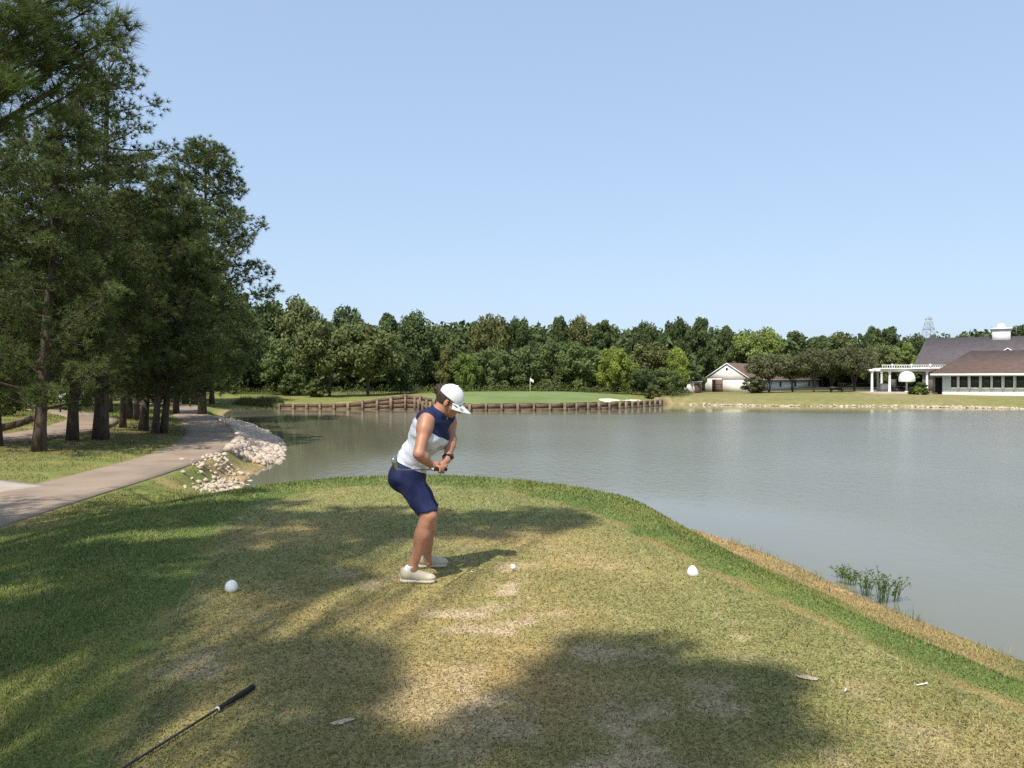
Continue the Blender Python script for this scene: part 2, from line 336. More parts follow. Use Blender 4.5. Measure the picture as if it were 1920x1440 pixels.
# putting green and bunker
x_, y_, q_, _ = fill_sheet(GREEN, .5, .02)
n_ = fbm(x_, y_, .15, 3, 51)
M_green = tint_mat('putting_turf', [(.5, .9, 1.1), (6, .93, 1.07)], bump=.15, bscale=20)
o = obj('putting_green', mesh_np('putting_green', np.stack([x_, y_, land(x_, y_)+.03], 1), None, q_, True, np.array((.155,.195,.068))*(.85+.35*n_)[:, None]), M_green); tag(o, kind='structure')
x_, y_, q_, _ = fill_sheet(BUNKER, .3, .02); dd = sdist(x_, y_, BUNKER)
M_sand = mat('bunker_sand', (.78,.66,.46), (.66,.54,.36), scale=2.5, rough=.95, bump=.3, bscale=30)
o = obj('bunker', mesh_np('bunker', np.stack([x_, y_, land(x_, y_)+.05+.12*sstep(-.2, -2, dd)], 1), None, q_, True), M_sand); tag(o, kind='structure')

# lake
def water_mat():
    m = bpy.data.materials.new('lake_water'); m.use_nodes = True; t = m.node_tree; b = t.nodes['Principled BSDF']
    b.inputs['Roughness'].default_value = .1; b.inputs['IOR'].default_value = 1.333; b.inputs['Specular IOR Level'].default_value = .40
    geo = t.nodes.new('ShaderNodeNewGeometry').outputs['Position']
    def noise(sc, stretch, det=3):
        mp = t.nodes.new('ShaderNodeMapping'); mp.inputs['Scale'].default_value = stretch; mp.inputs['Rotation'].default_value = (0, 0, .25)
        n = t.nodes.new('ShaderNodeTexNoise'); n.inputs['Scale'].default_value = sc; n.inputs['Detail'].default_value = det
        t.links.new(geo, mp.inputs[0]); t.links.new(mp.outputs[0], n.inputs['Vector']); return n.outputs['Fac']
    def math_(op, a, b_):
        n = t.nodes.new('ShaderNodeMath'); n.operation = op
        for i, v in enumerate((a, b_)):
            if isinstance(v, (int, float)): n.inputs[i].default_value = v
            else: t.links.new(v, n.inputs[i])
        return n.outputs[0]
    big = noise(.09, (1, 1, 1), 2)
    r = t.nodes.new('ShaderNodeValToRGB'); r.color_ramp.elements[0].position = .35; r.color_ramp.elements[1].position = .65
    r.color_ramp.elements[0].color = (.158,.149,.100, 1); r.color_ramp.elements[1].color = (.182,.171,.118, 1)
    t.links.new(big, r.inputs[0]); t.links.new(r.outputs[0], b.inputs['Base Color'])
    wind = t.nodes.new('ShaderNodeAttribute'); wind.attribute_name = 'tint'
    sep = t.nodes.new('ShaderNodeSeparateColor'); t.links.new(wind.outputs['Color'], sep.inputs[0])
    h = math_('ADD', math_('MULTIPLY', noise(3.2, (1, .55, 1), 3), 1.0), math_('MULTIPLY', noise(9, (1, .6, 1), 2), .35))
    bp = t.nodes.new('ShaderNodeBump'); bp.inputs['Distance'].default_value = .045
    rm = t.nodes.new('ShaderNodeMapRange'); rm.inputs[3].default_value = .05; rm.inputs[4].default_value = .22; t.links.new(sep.outputs[0], rm.inputs[0]); t.links.new(rm.outputs[0], b.inputs['Roughness'])
    t.links.new(math_('MULTIPLY', sep.outputs[0], .5), bp.inputs['Strength']); t.links.new(h, bp.inputs['Height']); t.links.new(bp.outputs[0], b.inputs['Normal'])
    return m
xs = np.linspace(-60, 120, 181); ys = np.linspace(-30, 112, 143); X, Y = np.meshgrid(xs, ys); x_, y_ = X.ravel(), Y.ravel()
ds_ = sdist(x_, y_, SHORE)
# ripple strength: the sheltered cove and the lee of the far bank stay calm, open water is wind-roughened
wnd = 1.0*sstep(0, 6, -ds_)*(.75+.5*fbm(x_, y_, .06, 3, 61))
wnd *= 1-.88*sstep(1, -7, x_ + .25*(y_-40)*(y_ > 40))*sstep(26, 36, y_); wnd *= 1-.9*sstep(66, 76, y_ - .12*x_ + 6*(fbm(x_, y_, .1, 2, 62)-.5))
wnd = np.where((y_ < 30) & (x_ > 0), np.maximum(wnd, .12), wnd)
ii, jj = np.meshgrid(np.arange(142), np.arange(180), indexing='ij'); q_ = np.stack([ii*181+jj, ii*181+jj+1, (ii+1)*181+jj+1, (ii+1)*181+jj], -1).reshape(-1, 4)
lake = obj('lake', mesh_np('lake', np.stack([x_, y_, np.full(len(x_), ZW)], 1), None, q_, True, np.repeat(np.clip(wnd, .03, 1)[:, None], 3, 1)), water_mat()); tag(lake, kind='structure')
# ------------------------------------------------------------------ trees
M_bark = mat('pine_bark', (.135,.095,.07), (.05,.036,.028), scale=9, rough=.95, bump=.9, bscale=26, stretch=(1, 1, .35))
M_bark2 = mat('grey_bark', (.12,.10,.08), (.055,.045,.037), scale=7, rough=.95, bump=.6, bscale=20, stretch=(1, 1, .4))
def leafmat(name, c, var=.35, sc=.9, tr=.28):
    c = tuple(x*2.1 for x in c)
    return mat(name, tuple(min(1, x*(1+var)) for x in c), tuple(x*(1-var) for x in c), scale=sc, rough=.7, spec=.08, objvar=.12, trans=tr, detail=6)
M_needle = leafmat('pine_needles', (.055,.069,.023), .6, 1.0)
M_needle_near = leafmat('long_pine_needles', (.060,.077,.024), .4, 1.5)
M_leaf = {
 'mid': leafmat('leaf_mid_green', (.062,.080,.029), .35, .5), 'dark': leafmat('leaf_dark_green', (.046,.061,.023), .35, .5),
 'olive': leafmat('leaf_olive', (.076,.088,.033), .35, .6), 'yellow': leafmat('leaf_yellow_green', (.108,.13,.027), .35, .7),
 'brown': leafmat('leaf_brown_green', (.068,.072,.026), .35, .5), 'light': leafmat('leaf_light_green', (.110,.135,.038), .3, .6),
 'crepe': leafmat('leaf_dull_grey_green', (.064,.066,.032), .3, .7), 'bright': leafmat('leaf_fresh_green', (.076,.105,.027), .35, .8)}
def needle_tris(C, D, m, L, wd, r, spread=.72):
    n = len(C); d = nrm(np.repeat(D, m, 0) + spread*r.normal(size=(n*m, 3)))
    b = np.repeat(C, m, 0) - d*(L*.05) + r.normal(size=(n*m, 3))*.01
    s = nrm(np.cross(d, r.normal(size=(n*m, 3))))*wd*.5; ln = L*r.uniform(.7, 1.15, (n*m, 1))
    bend = np.array([0, 0, -1.0])*ln*.12
    V = np.stack([b - s, b + s, b + d*ln + bend], 1).reshape(-1, 3)
    return V, np.arange(len(V)).reshape(-1, 3)
class Pine:
    def __init__(s, seed): s.r = np.random.default_rng(seed); s.wood = MB(); s.C = []; s.D = []
    def trunk(s, base, H, r0, lean=(0, 0)):
        s.base = np.asarray(base, float); s.H = H; k = 12; t = np.linspace(0, 1, k)
        wob = np.stack([np.sin(t*4+s.r.uniform(0, 6))*.10, np.cos(t*3.3+s.r.uniform(0, 6))*.10], 1)*t[:, None]
        P = np.stack([s.base[0]+lean[0]*t+wob[:, 0], s.base[1]+lean[1]*t+wob[:, 1], s.base[2]-.15+(H+.15)*t], 1)
        R = r0*((1-t)**.8*.93+.07); R[0] *= 1.25; s.P = P; s.wood.tube(P, R, 10); s.r0 = r0; return s
    def pt(s, z): 
        t = np.clip((z - s.base[2])/s.H, 0, 1)*(len(s.P)-1); i = min(int(t), len(s.P)-2); return s.P[i]+(s.P[i+1]-s.P[i])*(t-i)
    def limb(s, z0, target, r, ntuft=10, spread=.38, sub=3, frm=.4):
        a = s.pt(z0); b = np.asarray(target, float); L = np.linalg.norm(b-a)
        mid = a*.5+b*.5 + np.array([0, 0, -.08*L]) + s.r.normal(size=3)*.06*L
        t = np.linspace(0, 1, 6)[:, None]; P = (1-t)**2*a + 2*t*(1-t)*mid + t*t*b
        s.wood.tube(P, np.linspace(r, r*.25, 6), 5, False)
        for u in np.linspace(frm, 1, sub):
            c = (1-u)**2*a + 2*u*(1-u)*mid + u*u*b; k = max(3, int(ntuft*(.55+.45*u)))
            off = nrm(s.r.normal(size=(k, 3)))*np.power(s.r.uniform(0, 1, (k, 1)), .45)*np.array([spread, spread, spread*.6])*1.5*(1.2-.3*u)*min(1, L/1.2)
            s.C.append(c+off); s.D.append(nrm(off*1.0 + np.array([0, 0, .28]) + nrm(b-a)*.25))
            for o in off[:max(2, k//4)]: s.wood.tube([c-(b-a)/L*.15, c+o*.9], [r*.22+.004, .004], 3, False)
    def crown(s, z0, R, n, prof, ntuft=10, spread=.38, squash=1.0):
        for i in range(n):
            u = (int(i/5)+.5+s.r.uniform(-.22, .22))*5/n; u = min(u, 1); z = z0+(s.base[2]+s.H*.985-z0)*u; az = i*2.39996+s.r.uniform(-.5, .5)
            ln = R*prof(u)*s.r.uniform(.62, 1.15); c = s.pt(z)
            s.limb(z-.25*ln, c+np.array([math.cos(az)*ln, math.sin(az)*ln*squash, ln*s.r.uniform(-.12, .32)]), .018+.022*ln*.5, ntuft, spread, 3 if ln > 2.4 else 2)
        return s
    def build(s, name, label, group, m, L, wd, nm, mt=M_needle):
        t = thing(name, label, 'pine tree', s.base, 0, group)
        w_ = s.wood.build('trunk', M_bark, t, True); w_.location = tuple(-s.base)
        V, T = needle_tris(np.concatenate(s.C), np.concatenate(s.D), m, L, wd, s.r)
        c = obj('crown', mesh_np('crown', V, T), nm, t); c.location = tuple(-s.base); return t
def gnd(px, py, z=-.85):
    p = onz(px, py, z); return np.array([p[0], p[1], land1(p[0], p[1])])
prof_a = lambda u: (.62+.6*math.sin(min(1, u*1.25)*math.pi*.8))*(1-u**3*.75)
prof_b = lambda u: (.9+.25*math.sin(u*9))*(1-u**2*.8)
GP = 'tall pines between the cart paths'
pines = [ # px, py of the foot, height, trunk radius, crown start above the foot, crown radius, limbs, lean, label
 (-6,842,10.5,.17,2.0,2.6,60,(-.2,.1),'pine whose thin trunk stands half cut off at the left picture edge'),
 (72,847,11.0,.20,2.4,2.5,66,(.7,0),'leftmost whole pine trunk beside the side path, leaning slightly right'),
 (135,828,13.6,.20,3.0,2.7,70,(.3,.2),'straight pine between the leaning left pine and the thickest trunk'),
 (188,825,15.0,.27,3.2,2.9,74,(.45,0),'pine with the thickest trunk and an open, gappy top against the sky'),
 (230,805,13.0,.14,3.2,2.2,52,(.3,0),'slender pine just right of the thickest trunk'),
 (268,808,11.8,.20,2.2,2.5,66,(.9,0),'dark pine left of the close pair beside the cart path'),
 (290,813,9.6,.15,2.6,2.2,52,(.6,.3),'left one of two pines standing close together by the cart path'),
 (306,812,10.2,.16,2.4,2.4,58,(1.0,.3),'right one of two pines standing close together by the cart path'),
 (379,776,18.8,.26,3.4,3.5,100,(.2,0),'rounded pine at the bend of the cart path, rightmost of the pines'),
]
for i, (px, py, H, r0, z0, R, n, ln, lab) in enumerate(pines):
    b = gnd(px, py); far = b[1] > 45
    p = Pine(100+i).trunk(b, H, r0, ln)
    if i == 3:                                   # the open top with gaps
        p.crown(b[2]+z0, R*1.12, 50, prof_a, 26, .46)
        for k, z in enumerate(np.linspace(8.0, 14.8, 20)):
            az = k*2.4; l_ = (2.6-1.6*(z-8)/6.8)*p.r.uniform(.55, 1.15); c = p.pt(b[2]+z)
            p.limb(b[2]+z-.2, c+np.array([math.cos(az)*l_, math.sin(az)*l_, .25]), .04, 10, .3, 2, .7)
    else: p.crown(b[2]+z0-.5, R*1.12, n, prof_b if i % 2 else prof_a, 30 if not far else 32, .42 if not far else .6)
    p.build('pine_tree', lab, GP, 18, .24 if not far else .34, .023 if not far else .038, M_needle)
# smaller pines further back in the grove, trunks seen between the near ones
GB = 'background pines behind the grove'
for i, (px, py, H, r0, lab) in enumerate([
 (163,760,13,.2,'distant pine seen between the straight pine and the thickest trunk'),(172,757,12,.16,'thin distant pine trunk touching the left side of the thickest trunk'),
 (206,770,13,.15,'distant pine just right of the thickest trunk, pale in the sun'),(243,782,12,.17,'distant pine right of the slender pine'),
 (256,784,12,.15,'distant pine left of the dark pine by the path'),(330,768,12,.2,'short-trunked pine on the lawn island inside the path bend'),
 (348,752,15,.3,'distant pine beyond the path bend, left one of the far two'),(365,752,15,.32,'distant pine beyond the path bend, right one of the far two'),
 (397,750,15,.25,'distant dark pine right of the rounded pine trunk'),(40,770,13,.25,'pine on the raised lawn at the far left behind the side path'),
 (10,765,13,.25,'pine at the far left edge behind the shrubs of the raised lawn')]):
    b = gnd(px, py, -.6)
    p = Pine(140+i).trunk(b, H, r0, (.2*(i % 3-1), 0)).crown(b[2]+1.8, 3.6, 50, prof_a, 17, .7)
    p.build('pine_tree', lab, GB, 6, .42, .095, M_needle)
# the near pine at the left: its long limbs hang into the top left corner
b = np.array([-9.4, 9.6, land1(-9.4, 9.6)])
p = Pine(200).trunk(b, 13.5, .24, (.3, .2))
p.crown(b[2]+7.6, 2.9, 26, prof_a, 16, .42)
for (px, py, d, z0, n) in [(228,40,10.6,4.6,13),(205,95,10.4,4.4,12),(170,20,10.8,4.9,14),(185,150,10.9,4.0,11),(120,60,10.2,4.6,12),(110,170,10.7,4.0,10),(60,30,10.0,4.8,14),(30,110,9.8,4.4,14),(60,190,10.4,3.8,8),(10,40,9.6,4.8,14),(140,-40,10.4,5.4,14),(60,-60,10.0,5.6,14),(20,230,10.2,3.4,9),(215,-40,10.8,5.6,12),(5,160,9.6,4.2,14),(85,110,10.1,4.5,12),(45,60,9.8,4.6,14),(20,15,9.5,4.9,14),(150,85,10.4,4.5,12),(190,60,10.5,4.6,12),(95,30,10.1,4.8,13),(35,150,9.8,4.2,12),(130,120,10.4,4.3,11),(215,70,10.6,4.6,12),(10,90,9.6,4.5,14),(70,90,9.9,4.5,13),(160,-10,10.5,5.0,13),(110,0,10.2,5.0,13)]:
    p.limb(b[2]+z0, at(px, py, d), .045, int(n*1.35), .20, 2, .86)
for (tx_, ty_, tz_) in [(-10.9,8.6,6.6),(-11.6,9.4,6.0),(-10.2,9.0,7.4),(-11.3,8.0,7.6),(-12.2,9.2,8.2),(-10.6,9.6,8.0),(-11.2,7.4,6.4),(-11.8,8.6,7.0),(-10.8,8.0,5.6),(-12,9.9,7.4),(-9.8,7.2,7.0),(-10.4,7.0,8.0)]:
    p.limb(b[2]+5, (tx_, ty_, tz_), .05, 55, .5, 2, .6)
p.build('pine_tree', 'near pine at the top left whose long-needled branches hang into the sky', 'pines shading the tee', 30, .23, .0075, M_needle_near)
# two pines behind the viewer; only their dappled shade on the turf is in the picture
def shade_pine(seed, base, H, blobs, hz, lab, r0=.22, nt=22, sp=.22, mul=1.0):
    b = np.array([base[0], base[1], land1(*base)]); p = Pine(seed).trunk(b, H, r0, (.2, .2)); r = p.r
    for (gx_, gy_, rx, ry, n) in blobs:
        for k in range(int(round(n*mul))):
            q_ = r.uniform(-1, 1, 2)
            while q_ @ q_ > 1: q_ = r.uniform(-1, 1, 2)
            h = r.uniform(*hz); P = np.array([gx_+q_[0]*rx, gy_+q_[1]*ry, 0]) + SUN/SUN[2]*h
            p.limb(min(h-.6, H-1), P, .022, nt, sp, 2, .965)
    p.build('pine_tree', lab, 'pines shading the tee', 24, .24, .013, M_needle)
shade_pine(210, (-5.6, -6.3), 14.2, [(-.1,8.7,.85,.5,9),(-1.2,8.4,.9,.9,14),(-2.2,8.2,.6,1.1,9),(-1.8,6.9,.55,.6,9),(-1.5,6.0,.4,.35,6),(-2.2,6.3,.35,.3,4),(-.5,7.9,.5,.3,5),(.5,8.2,.35,.3,3),
   (.62,4.25,.35,.28,4),(1.0,3.75,.35,.35,5),(.55,3.4,.6,.35,6),(.15,3.6,.25,.15,2),(.4,2.6,.8,.4,8),(-.95,4.25,.3,.22,5),(-.9,3.8,.25,.15,2),(-.75,3.15,.4,.15,4),(-1.2,2.5,.6,.3,4)], (9.5, 13.5), 'tall pine behind the viewer, seen only as dappled shade on the tee', .2, 15, .16, 1.45)
shade_pine(211, (-8.6, .6), 12.5, [(-3.2,9.0,.7,.7,12),(-4.2,8.6,.9,.9,19),(-3.0,7.2,.45,.6,9),(-3.6,6.6,.8,.7,16),(-2.7,5.6,.35,.45,9),(-3.4,5.2,.7,.5,14),(-4.9,7.4,.9,.9,16),(-5.6,9.4,.9,.9,16),(-4.3,10.6,.8,.5,9),(-2.9,4.5,.45,.35,8),(-6.4,10.8,.8,.7,11),(-2.4,4.9,.25,.25,5),(-7.3,12.4,.7,.5,9)], (7.5, 11.5), 'pine left of the viewer, seen only as dark shade on the rough')

# broadleaf prototypes: leaf clumps spread through uneven lobes
def leaf_crown(seed, lobes, n, size, flat=.75):
    r = np.random.default_rng(seed); cs = np.array([l[:3] for l in lobes]); rs = np.array([l[3] for l in lobes])
    pr = rs**2/np.sum(rs**2); k = r.choice(len(lobes), n, p=pr)
    d = nrm(r.normal(size=(n, 3))); rad = rs[k]*np.power(r.uniform(.12, 1, n), .36)*r.uniform(.85, 1.16, n)
    P = cs[k] + d*rad[:, None]*np.array([1, 1, flat])
    nn = nrm(d + r.normal(size=(n, 3))*.75 + np.array([0, 0, .25])); a = nrm(np.cross(nn, r.normal(size=(n, 3)))); c = np.cross(nn, a)
    s = size*r.uniform(.55, 1.3, (n, 1)); a = a*s; c = c*s*.62
    V = np.stack([P - a, P + c*.9 - a*.1, P + a, P - c*.9 + a*.15], 1).reshape(-1, 3)
    return V, np.arange(len(V)).reshape(-1, 4)
def lobes_round(seed, n, R=1.0, zc=.6, zr=.36):
    r = np.random.default_rng(seed); L = [(0, 0, zc, .26)]
    for i in range(n):
        a = i*2.4+r.uniform(-.4, .4); z = -1+2*(i+.5)/n; q = math.sqrt(1-z*z)*.33*R*r.uniform(.75, 1.15)
        L.append((math.cos(a)*q, math.sin(a)*q, zc+z*zr*.78+r.uniform(-.04, .04), r.uniform(.11, .19)))
    return L
def lobes_pine(seed, n):             # far pine: open tiers, flat-topped clumps
    r = np.random.default_rng(seed); L = []
    for i in range(n):
        u = i/n; a = i*2.4+r.uniform(-.5, .5); q = .25*(1-u**2*.75)*r.uniform(.5, 1.1)
        L.append((math.cos(a)*q, math.sin(a)*q, .36+.56*u, r.uniform(.075, .125)))
    return L
protos = {}
for nm_, lob, n, sz in [('round1', lobes_round(1, 22), 6500, .028), ('round2', lobes_round(2, 17, 1.1), 6000, .030), ('round3', lobes_round(3, 26, .9), 6500, .027),
                       ('tall1', lobes_round(4, 24, .72, .56, .46), 6500, .026), ('low1', lobes_round(5, 22, 1.25, .52, .50), 6500, .030), ('low2', lobes_round(6, 18, 1.1, .50, .52), 6000, .031),
                       ('vase', lobes_round(9, 24, 1.25, .68, .30), 6500, .026), ('pine1', lobes_pine(7, 22), 5600, .024), ('pine2', lobes_pine(8, 17), 5000, .026), ('shrub', lobes_round(10, 16, 1.15, .45, .5), 3500, .045)]:
    V, Q = leaf_crown(sum(map(ord, nm_)), lob, n, sz)
    W_ = MB(); r = np.random.default_rng(len(nm_)+n)
    stems = 4 if nm_ == 'vase' else 1
    for s_ in range(stems):
        dx, dy = ((math.cos(s_*1.7)*.10, math.sin(s_*1.7)*.10) if stems > 1 else (0.0, 0.0))
        W_.tube([(dx*.1, dy*.1, -.02), (dx*.4, dy*.4, .2), (dx+.01, dy, .45), (dx*1.4, dy*1.4-.01, .8)], [.022, .017, .012, .003] if stems == 1 else [.011, .009, .007, .002], 7, False)
    for x, y, z, q in lob[:14]: W_.tube([(0, 0, max(.16, z-.28)), (x*.5, y*.5, z-.1), (x, y, z)], [.008, .006, .002], 4, False)
    tv = np.concatenate(W_.V); protos[nm_] = (V, Q, mesh_np('leaf_crown', V, None, Q), mesh_np('leaf_trunk', tv, None, np.concatenate(W_.Q), True))
    protos[nm_][3].materials.append(M_bark2); protos[nm_][2].materials.append(M_leaf['mid'])
HW = {k: float(np.percentile(np.abs(protos[k][0][:, 0]), 98)) for k in protos}; TOP = {k: float(np.percentile(protos[k][0][:, 2], 99.6)) for k in protos}
nrot = [0]
def broad(px, top, hw, d, kind, colr, label, group, name='leafy_tree', cat='tree', dz=0.0):
    x = (px-CX)/F*d; z = land1(x, d)+dz; H = (EYE+(HY-top)/F*d - z)/TOP[kind]; wd = hw/F*d/HW[kind]
    t = thing(name, label, cat, (x, d, z), 0, group); nrot[0] += 1
    for nm2, me in (('trunk', protos[kind][3]), ('crown', protos[kind][2])):
        o = bpy.data.objects.new(nm2, me); COL.objects.link(o); o.parent = t
        o.scale = (wd, wd, H); o.rotation_euler = (0, 0, nrot[0]*1.7)
        if nm2 == 'crown':
            o.material_slots[0].link = 'OBJECT'; o.material_slots[0].material = M_leaf[colr]
    return t
GF = 'trees along the far wood edge'
far_trees = [
 (455,600,45,112,'low1','mid','green leafy tree showing just right of the pine grove'),
 (512,566,40,118,'tall1','mid','tall green tree nearest to the pine grove in the far wood'),
 (560,560,36,116,'tall1','olive','tallest leafy tree of the far wood, left end of the treeline'),
 (530,640,42,104,'low2','mid','bushy green tree low in front, above the round left shrub'),
 (655,577,34,128,'round1','dark','dark domed tree rising behind the two front oaks'),
 (618,604,56,97,'round2','olive','left one of the two wide grey-green trees on the mown bank'),
 (690,608,54,98,'round3','olive','right one of the two wide grey-green trees on the mown bank'),
 (726,588,26,118,'pine2','dark','dark pine spire left of the twin-topped dark tree'),
 (780,586,32,112,'tall1','dark','dark twin-topped tree directly left above the golfer'),
 (752,650,40,105,'low1','dark','dark bushy tree filling the gap left of the golfer'),
 (826,612,32,118,'round3','mid','mid green tree above the bun of the golfer'),
 (842,650,24,108,'low2','brown','russet-tinged tree behind the golfer cap'),
 (874,664,28,106,'low1','bright','fresh green small tree just right of the russet one'),
 (915,592,38,124,'round1','brown','brownish dark tree with the high crown right above the golfer cap'),
 (920,655,42,108,'low1','mid','bushy tree below the brownish high crown, left of the flag'),
 (972,597,28,126,'round2','dark','dark tree top left above the flag'),
 (985,650,40,110,'low2','mid','leafy tree standing directly behind the flag'),
 (1050,595,20,128,'pine1','dark','round-headed pine poking above the wood right of the flag'),
 (1030,640,38,114,'low1','mid','mid green tree under the round-headed pine'),
 (1088,594,24,128,'tall1','brown','pointed olive-brown tree right of the round-headed pine'),
 (1132,602,26,126,'pine2','dark','dark pine above the yellow-green tree'),
 (1090,642,44,111,'low2','mid','broad green tree left of the yellow-green tree'),
 (1150,652,31,105,'low1','yellow','largest yellow-green tree at the wood edge behind the green'),
 (1186,682,20,106,'low2','yellow','small yellow-green sapling right of the largest yellow one'),
 (1206,692,30,104,'low1','dark','dark green low tree between the yellow-green trees'),
 (1212,606,28,128,'round3','dark','dark tree top midway between the flag and the barn'),
 (1225,645,42,112,'round1','brown','brown-green wide tree behind the yellow saplings'),
 (1271,653,19,107,'tall1','yellow','slim yellow-green tree left of the small shed'),
 (1250,690,28,105,'low2','mid','mid green bush-like tree just left of the small shed'),
 (1270,598,26,130,'round2','dark','dark domed tree top above the small shed'),
 (1314,597,23,130,'pine1','dark','dark pine with the pointed top left above the barn'),
 (1325,645,40,134,'low1','mid','broad green tree right behind the small shed and barn'),
 (1360,612,18,134,'pine2','dark','gappy dark pine directly above the barn gable'),
 (1398,624,34,142,'round2','light','left one of the two light green willow-like trees behind the barn'),
 (1440,616,28,142,'tall1','light','right one of the two light green willow-like trees behind the barn'),
 (1491,622,24,150,'pine1','dark','round dark pine right of the willow-like trees'),
 (1542,630,20,150,'pine2','dark','smaller dark pine above the long barn roof'),
 (1580,624,26,150,'round1','brown','brownish tree above the right end of the long barn'),
 (1638,614,22,155,'pine1','dark','dark pine left of the clubhouse, left of a pair'),
 (1668,614,24,156,'pine2','dark','dark pine left of the clubhouse, right of a pair'),
 (1648,646,34,132,'low1','olive','olive tree behind the left pergola column'),
 (1692,645,28,134,'low2','light','light green tree against the left slope of the clubhouse roof'),
 (1720,628,24,160,'round3','dark','dark tree top beside the pylon foot'),
 (1912,612,26,160,'pine1','dark','dark pine above the clubhouse roof at the right picture edge')]
for a in far_trees: broad(*a[:6], a[6], GF)
GC = 'dull green trees in front of the long barn'
for a in [(1442,664,38,113,'vase','crepe','dull grey-green multi-stemmed tree next to the barn gable'),(1486,668,30,114,'vase','brown','reddish-brown tree second from the barn gable'),
          (1526,656,34,112,'vase','crepe','third tree from the barn gable in front of the long wall'),(1560,655,30,113,'vase','olive','fourth tree from the barn gable in front of the long wall'),
          (1602,650,38,111,'vase','crepe','widest dark tree just left of the pergola columns')]: broad(*a[:6], a[6], GC)
broad(1414,708,20,112,'shrub','crepe','low rounded shrub at the right corner of the barn gable', 'shrubs', 'shrub', 'shrub')
GS = 'shrubs'
for a in [(548,701,24,101,'shrub','mid','round green shrub at the wood edge left of the wide bank trees'),(596,712,22,97,'shrub','olive','olive shrub at the foot of the left wide bank tree'),
          (1024,711,12,106,'shrub','olive','small round shrub behind the green right of the flag'),(1225,722,14,101,'shrub','brown','brown dry bush on the dry bank left of the shed'),
          (1712,726,8,103,'shrub','dark','dark clipped shrub left at the terrace edge'),(1722,726,8,102.4,'shrub','yellow','yellowish round shrub before the terrace'),(1733,727,8,102,'shrub','mid','green round shrub right at the terrace edge'),(1727,717,11,104.5,'shrub','dark','large dark shrub beside the right pergola column'),
          (15,722,26,42,'shrub','dark','dark leafy shrub at the far left edge on the raised lawn'),(8,738,14,40,'shrub','light','pale green low shrub at the left picture edge')]: broad(*a[:6], a[6], GS, 'shrub', 'shrub')
# the wood behind, one mass
vv, qq, n = [], [], 0; r = np.random.default_rng(33); kinds = ['round1','round2','round3','tall1','low1','pine1']
def add_mass(x, y, H, wd, k, m=470, up=2.1):
    global n
    V, Q = protos[k][0], protos[k][1]; sel = r.choice(len(Q), m, replace=False); v = V[Q[sel].ravel()].reshape(m, 4, 3)
    c = v.mean(1, keepdims=True); v = c+(v-c)*up; a = r.uniform(0, 6.28); R_ = np.array([[math.cos(a), -math.sin(a), 0], [math.sin(a), math.cos(a), 0], [0, 0, 1]])
    v = (v.reshape(-1, 3) @ R_.T)*np.array([wd, wd, H])+np.array([x, y, land1(x, y)]); vv.append(v); qq.append(np.arange(len(v)).reshape(-1, 4)+n); n += len(v)
for px in np.arange(380, 2150, 21):
    for d in (134, 160):
        top = np.interp(px, [380, 480, 600, 760, 900, 1100, 1300, 1450, 1600, 1750, 1950, 2200], [590, 580, 612, 622, 612, 620, 620, 640, 640, 634, 630, 620])+r.uniform(-6, 14)
        p_ = px+r.uniform(-10, 10); dd = d+r.uniform(-6, 6)
        if 1300 < px < 1680: dd += 16
        x = (p_-CX)/F*dd
        if px > 1650: dd += 38; x = (p_-CX)/F*dd
        add_mass(x, dd, (EYE+(HY-top)/F*dd+.3)/.95, r.uniform(8, 11), kinds[r.integers(6)])
for px in np.arange(-500, 480, 34):
    d = r.uniform(84, 112); add_mass((px-CX)/F*d, d, r.uniform(9, 13), r.uniform(9, 12), kinds[r.integers(5)], 1300, 1.25)
for px in np.arange(-500, 230, 40):
    d = r.uniform(66, 80); add_mass((px-CX)/F*d, d, r.uniform(7, 10), r.uniform(8, 10), kinds[r.integers(5)], 1300, 1.2)
for px in np.arange(380, 2000, 15):
    dd = r.uniform(116, 123) if px < 1290 else r.uniform(150, 160)
    add_mass((px-CX)/F*dd, dd, r.uniform(4.5, 7), r.uniform(6, 8), 'shrub')
o = obj('distant_wood', mesh_np('distant_wood', np.concatenate(vv), None, np.concatenate(qq)), M_leaf['dark']); tag(o, 'dense dark green wood filling the far background', 'wood', kind='stuff')
# low undergrowth along the wood edge
vv, qq, n = [], [], 0
for px in np.arange(430, 1290, 9):
    d = 103.5+r.uniform(-1.5, 3); x = (px-CX)/F*d; V, Q = protos['shrub'][:2]; sel = r.choice(len(Q), 160, replace=False); v = V[Q[sel].ravel()]
    v = v*np.array([2.0, 2.0, r.uniform(.8, 1.7)])+np.array([x, d, land1(x, d)-.1]); vv.append(v); qq.append(np.arange(len(v)).reshape(-1, 4)+n); n += len(v)
o = obj('undergrowth', mesh_np('undergrowth', np.concatenate(vv), None, np.concatenate(qq)), M_leaf['olive']); tag(o, 'low olive undergrowth along the foot of the far wood', 'undergrowth', kind='stuff')
# reeds at the end of the cove
C = np.stack([r.uniform(-27.5, -23, 700), r.uniform(82.5, 85.5, 700)], 1); z = land(C[:, 0], C[:, 1]); C3 = np.concatenate([C+np.array([-1.6, 1.0]), z[:, None]], 1)
V, T = needle_tris(C3, np.tile([0, 0, 1.], (700, 1)), 6, 1.0, .06, r, .25)
o = obj('reeds', mesh_np('reeds', V, T), M_leaf['olive']); tag(o, 'clump of tall reeds where the cove ends below the path', 'reeds', kind='stuff')
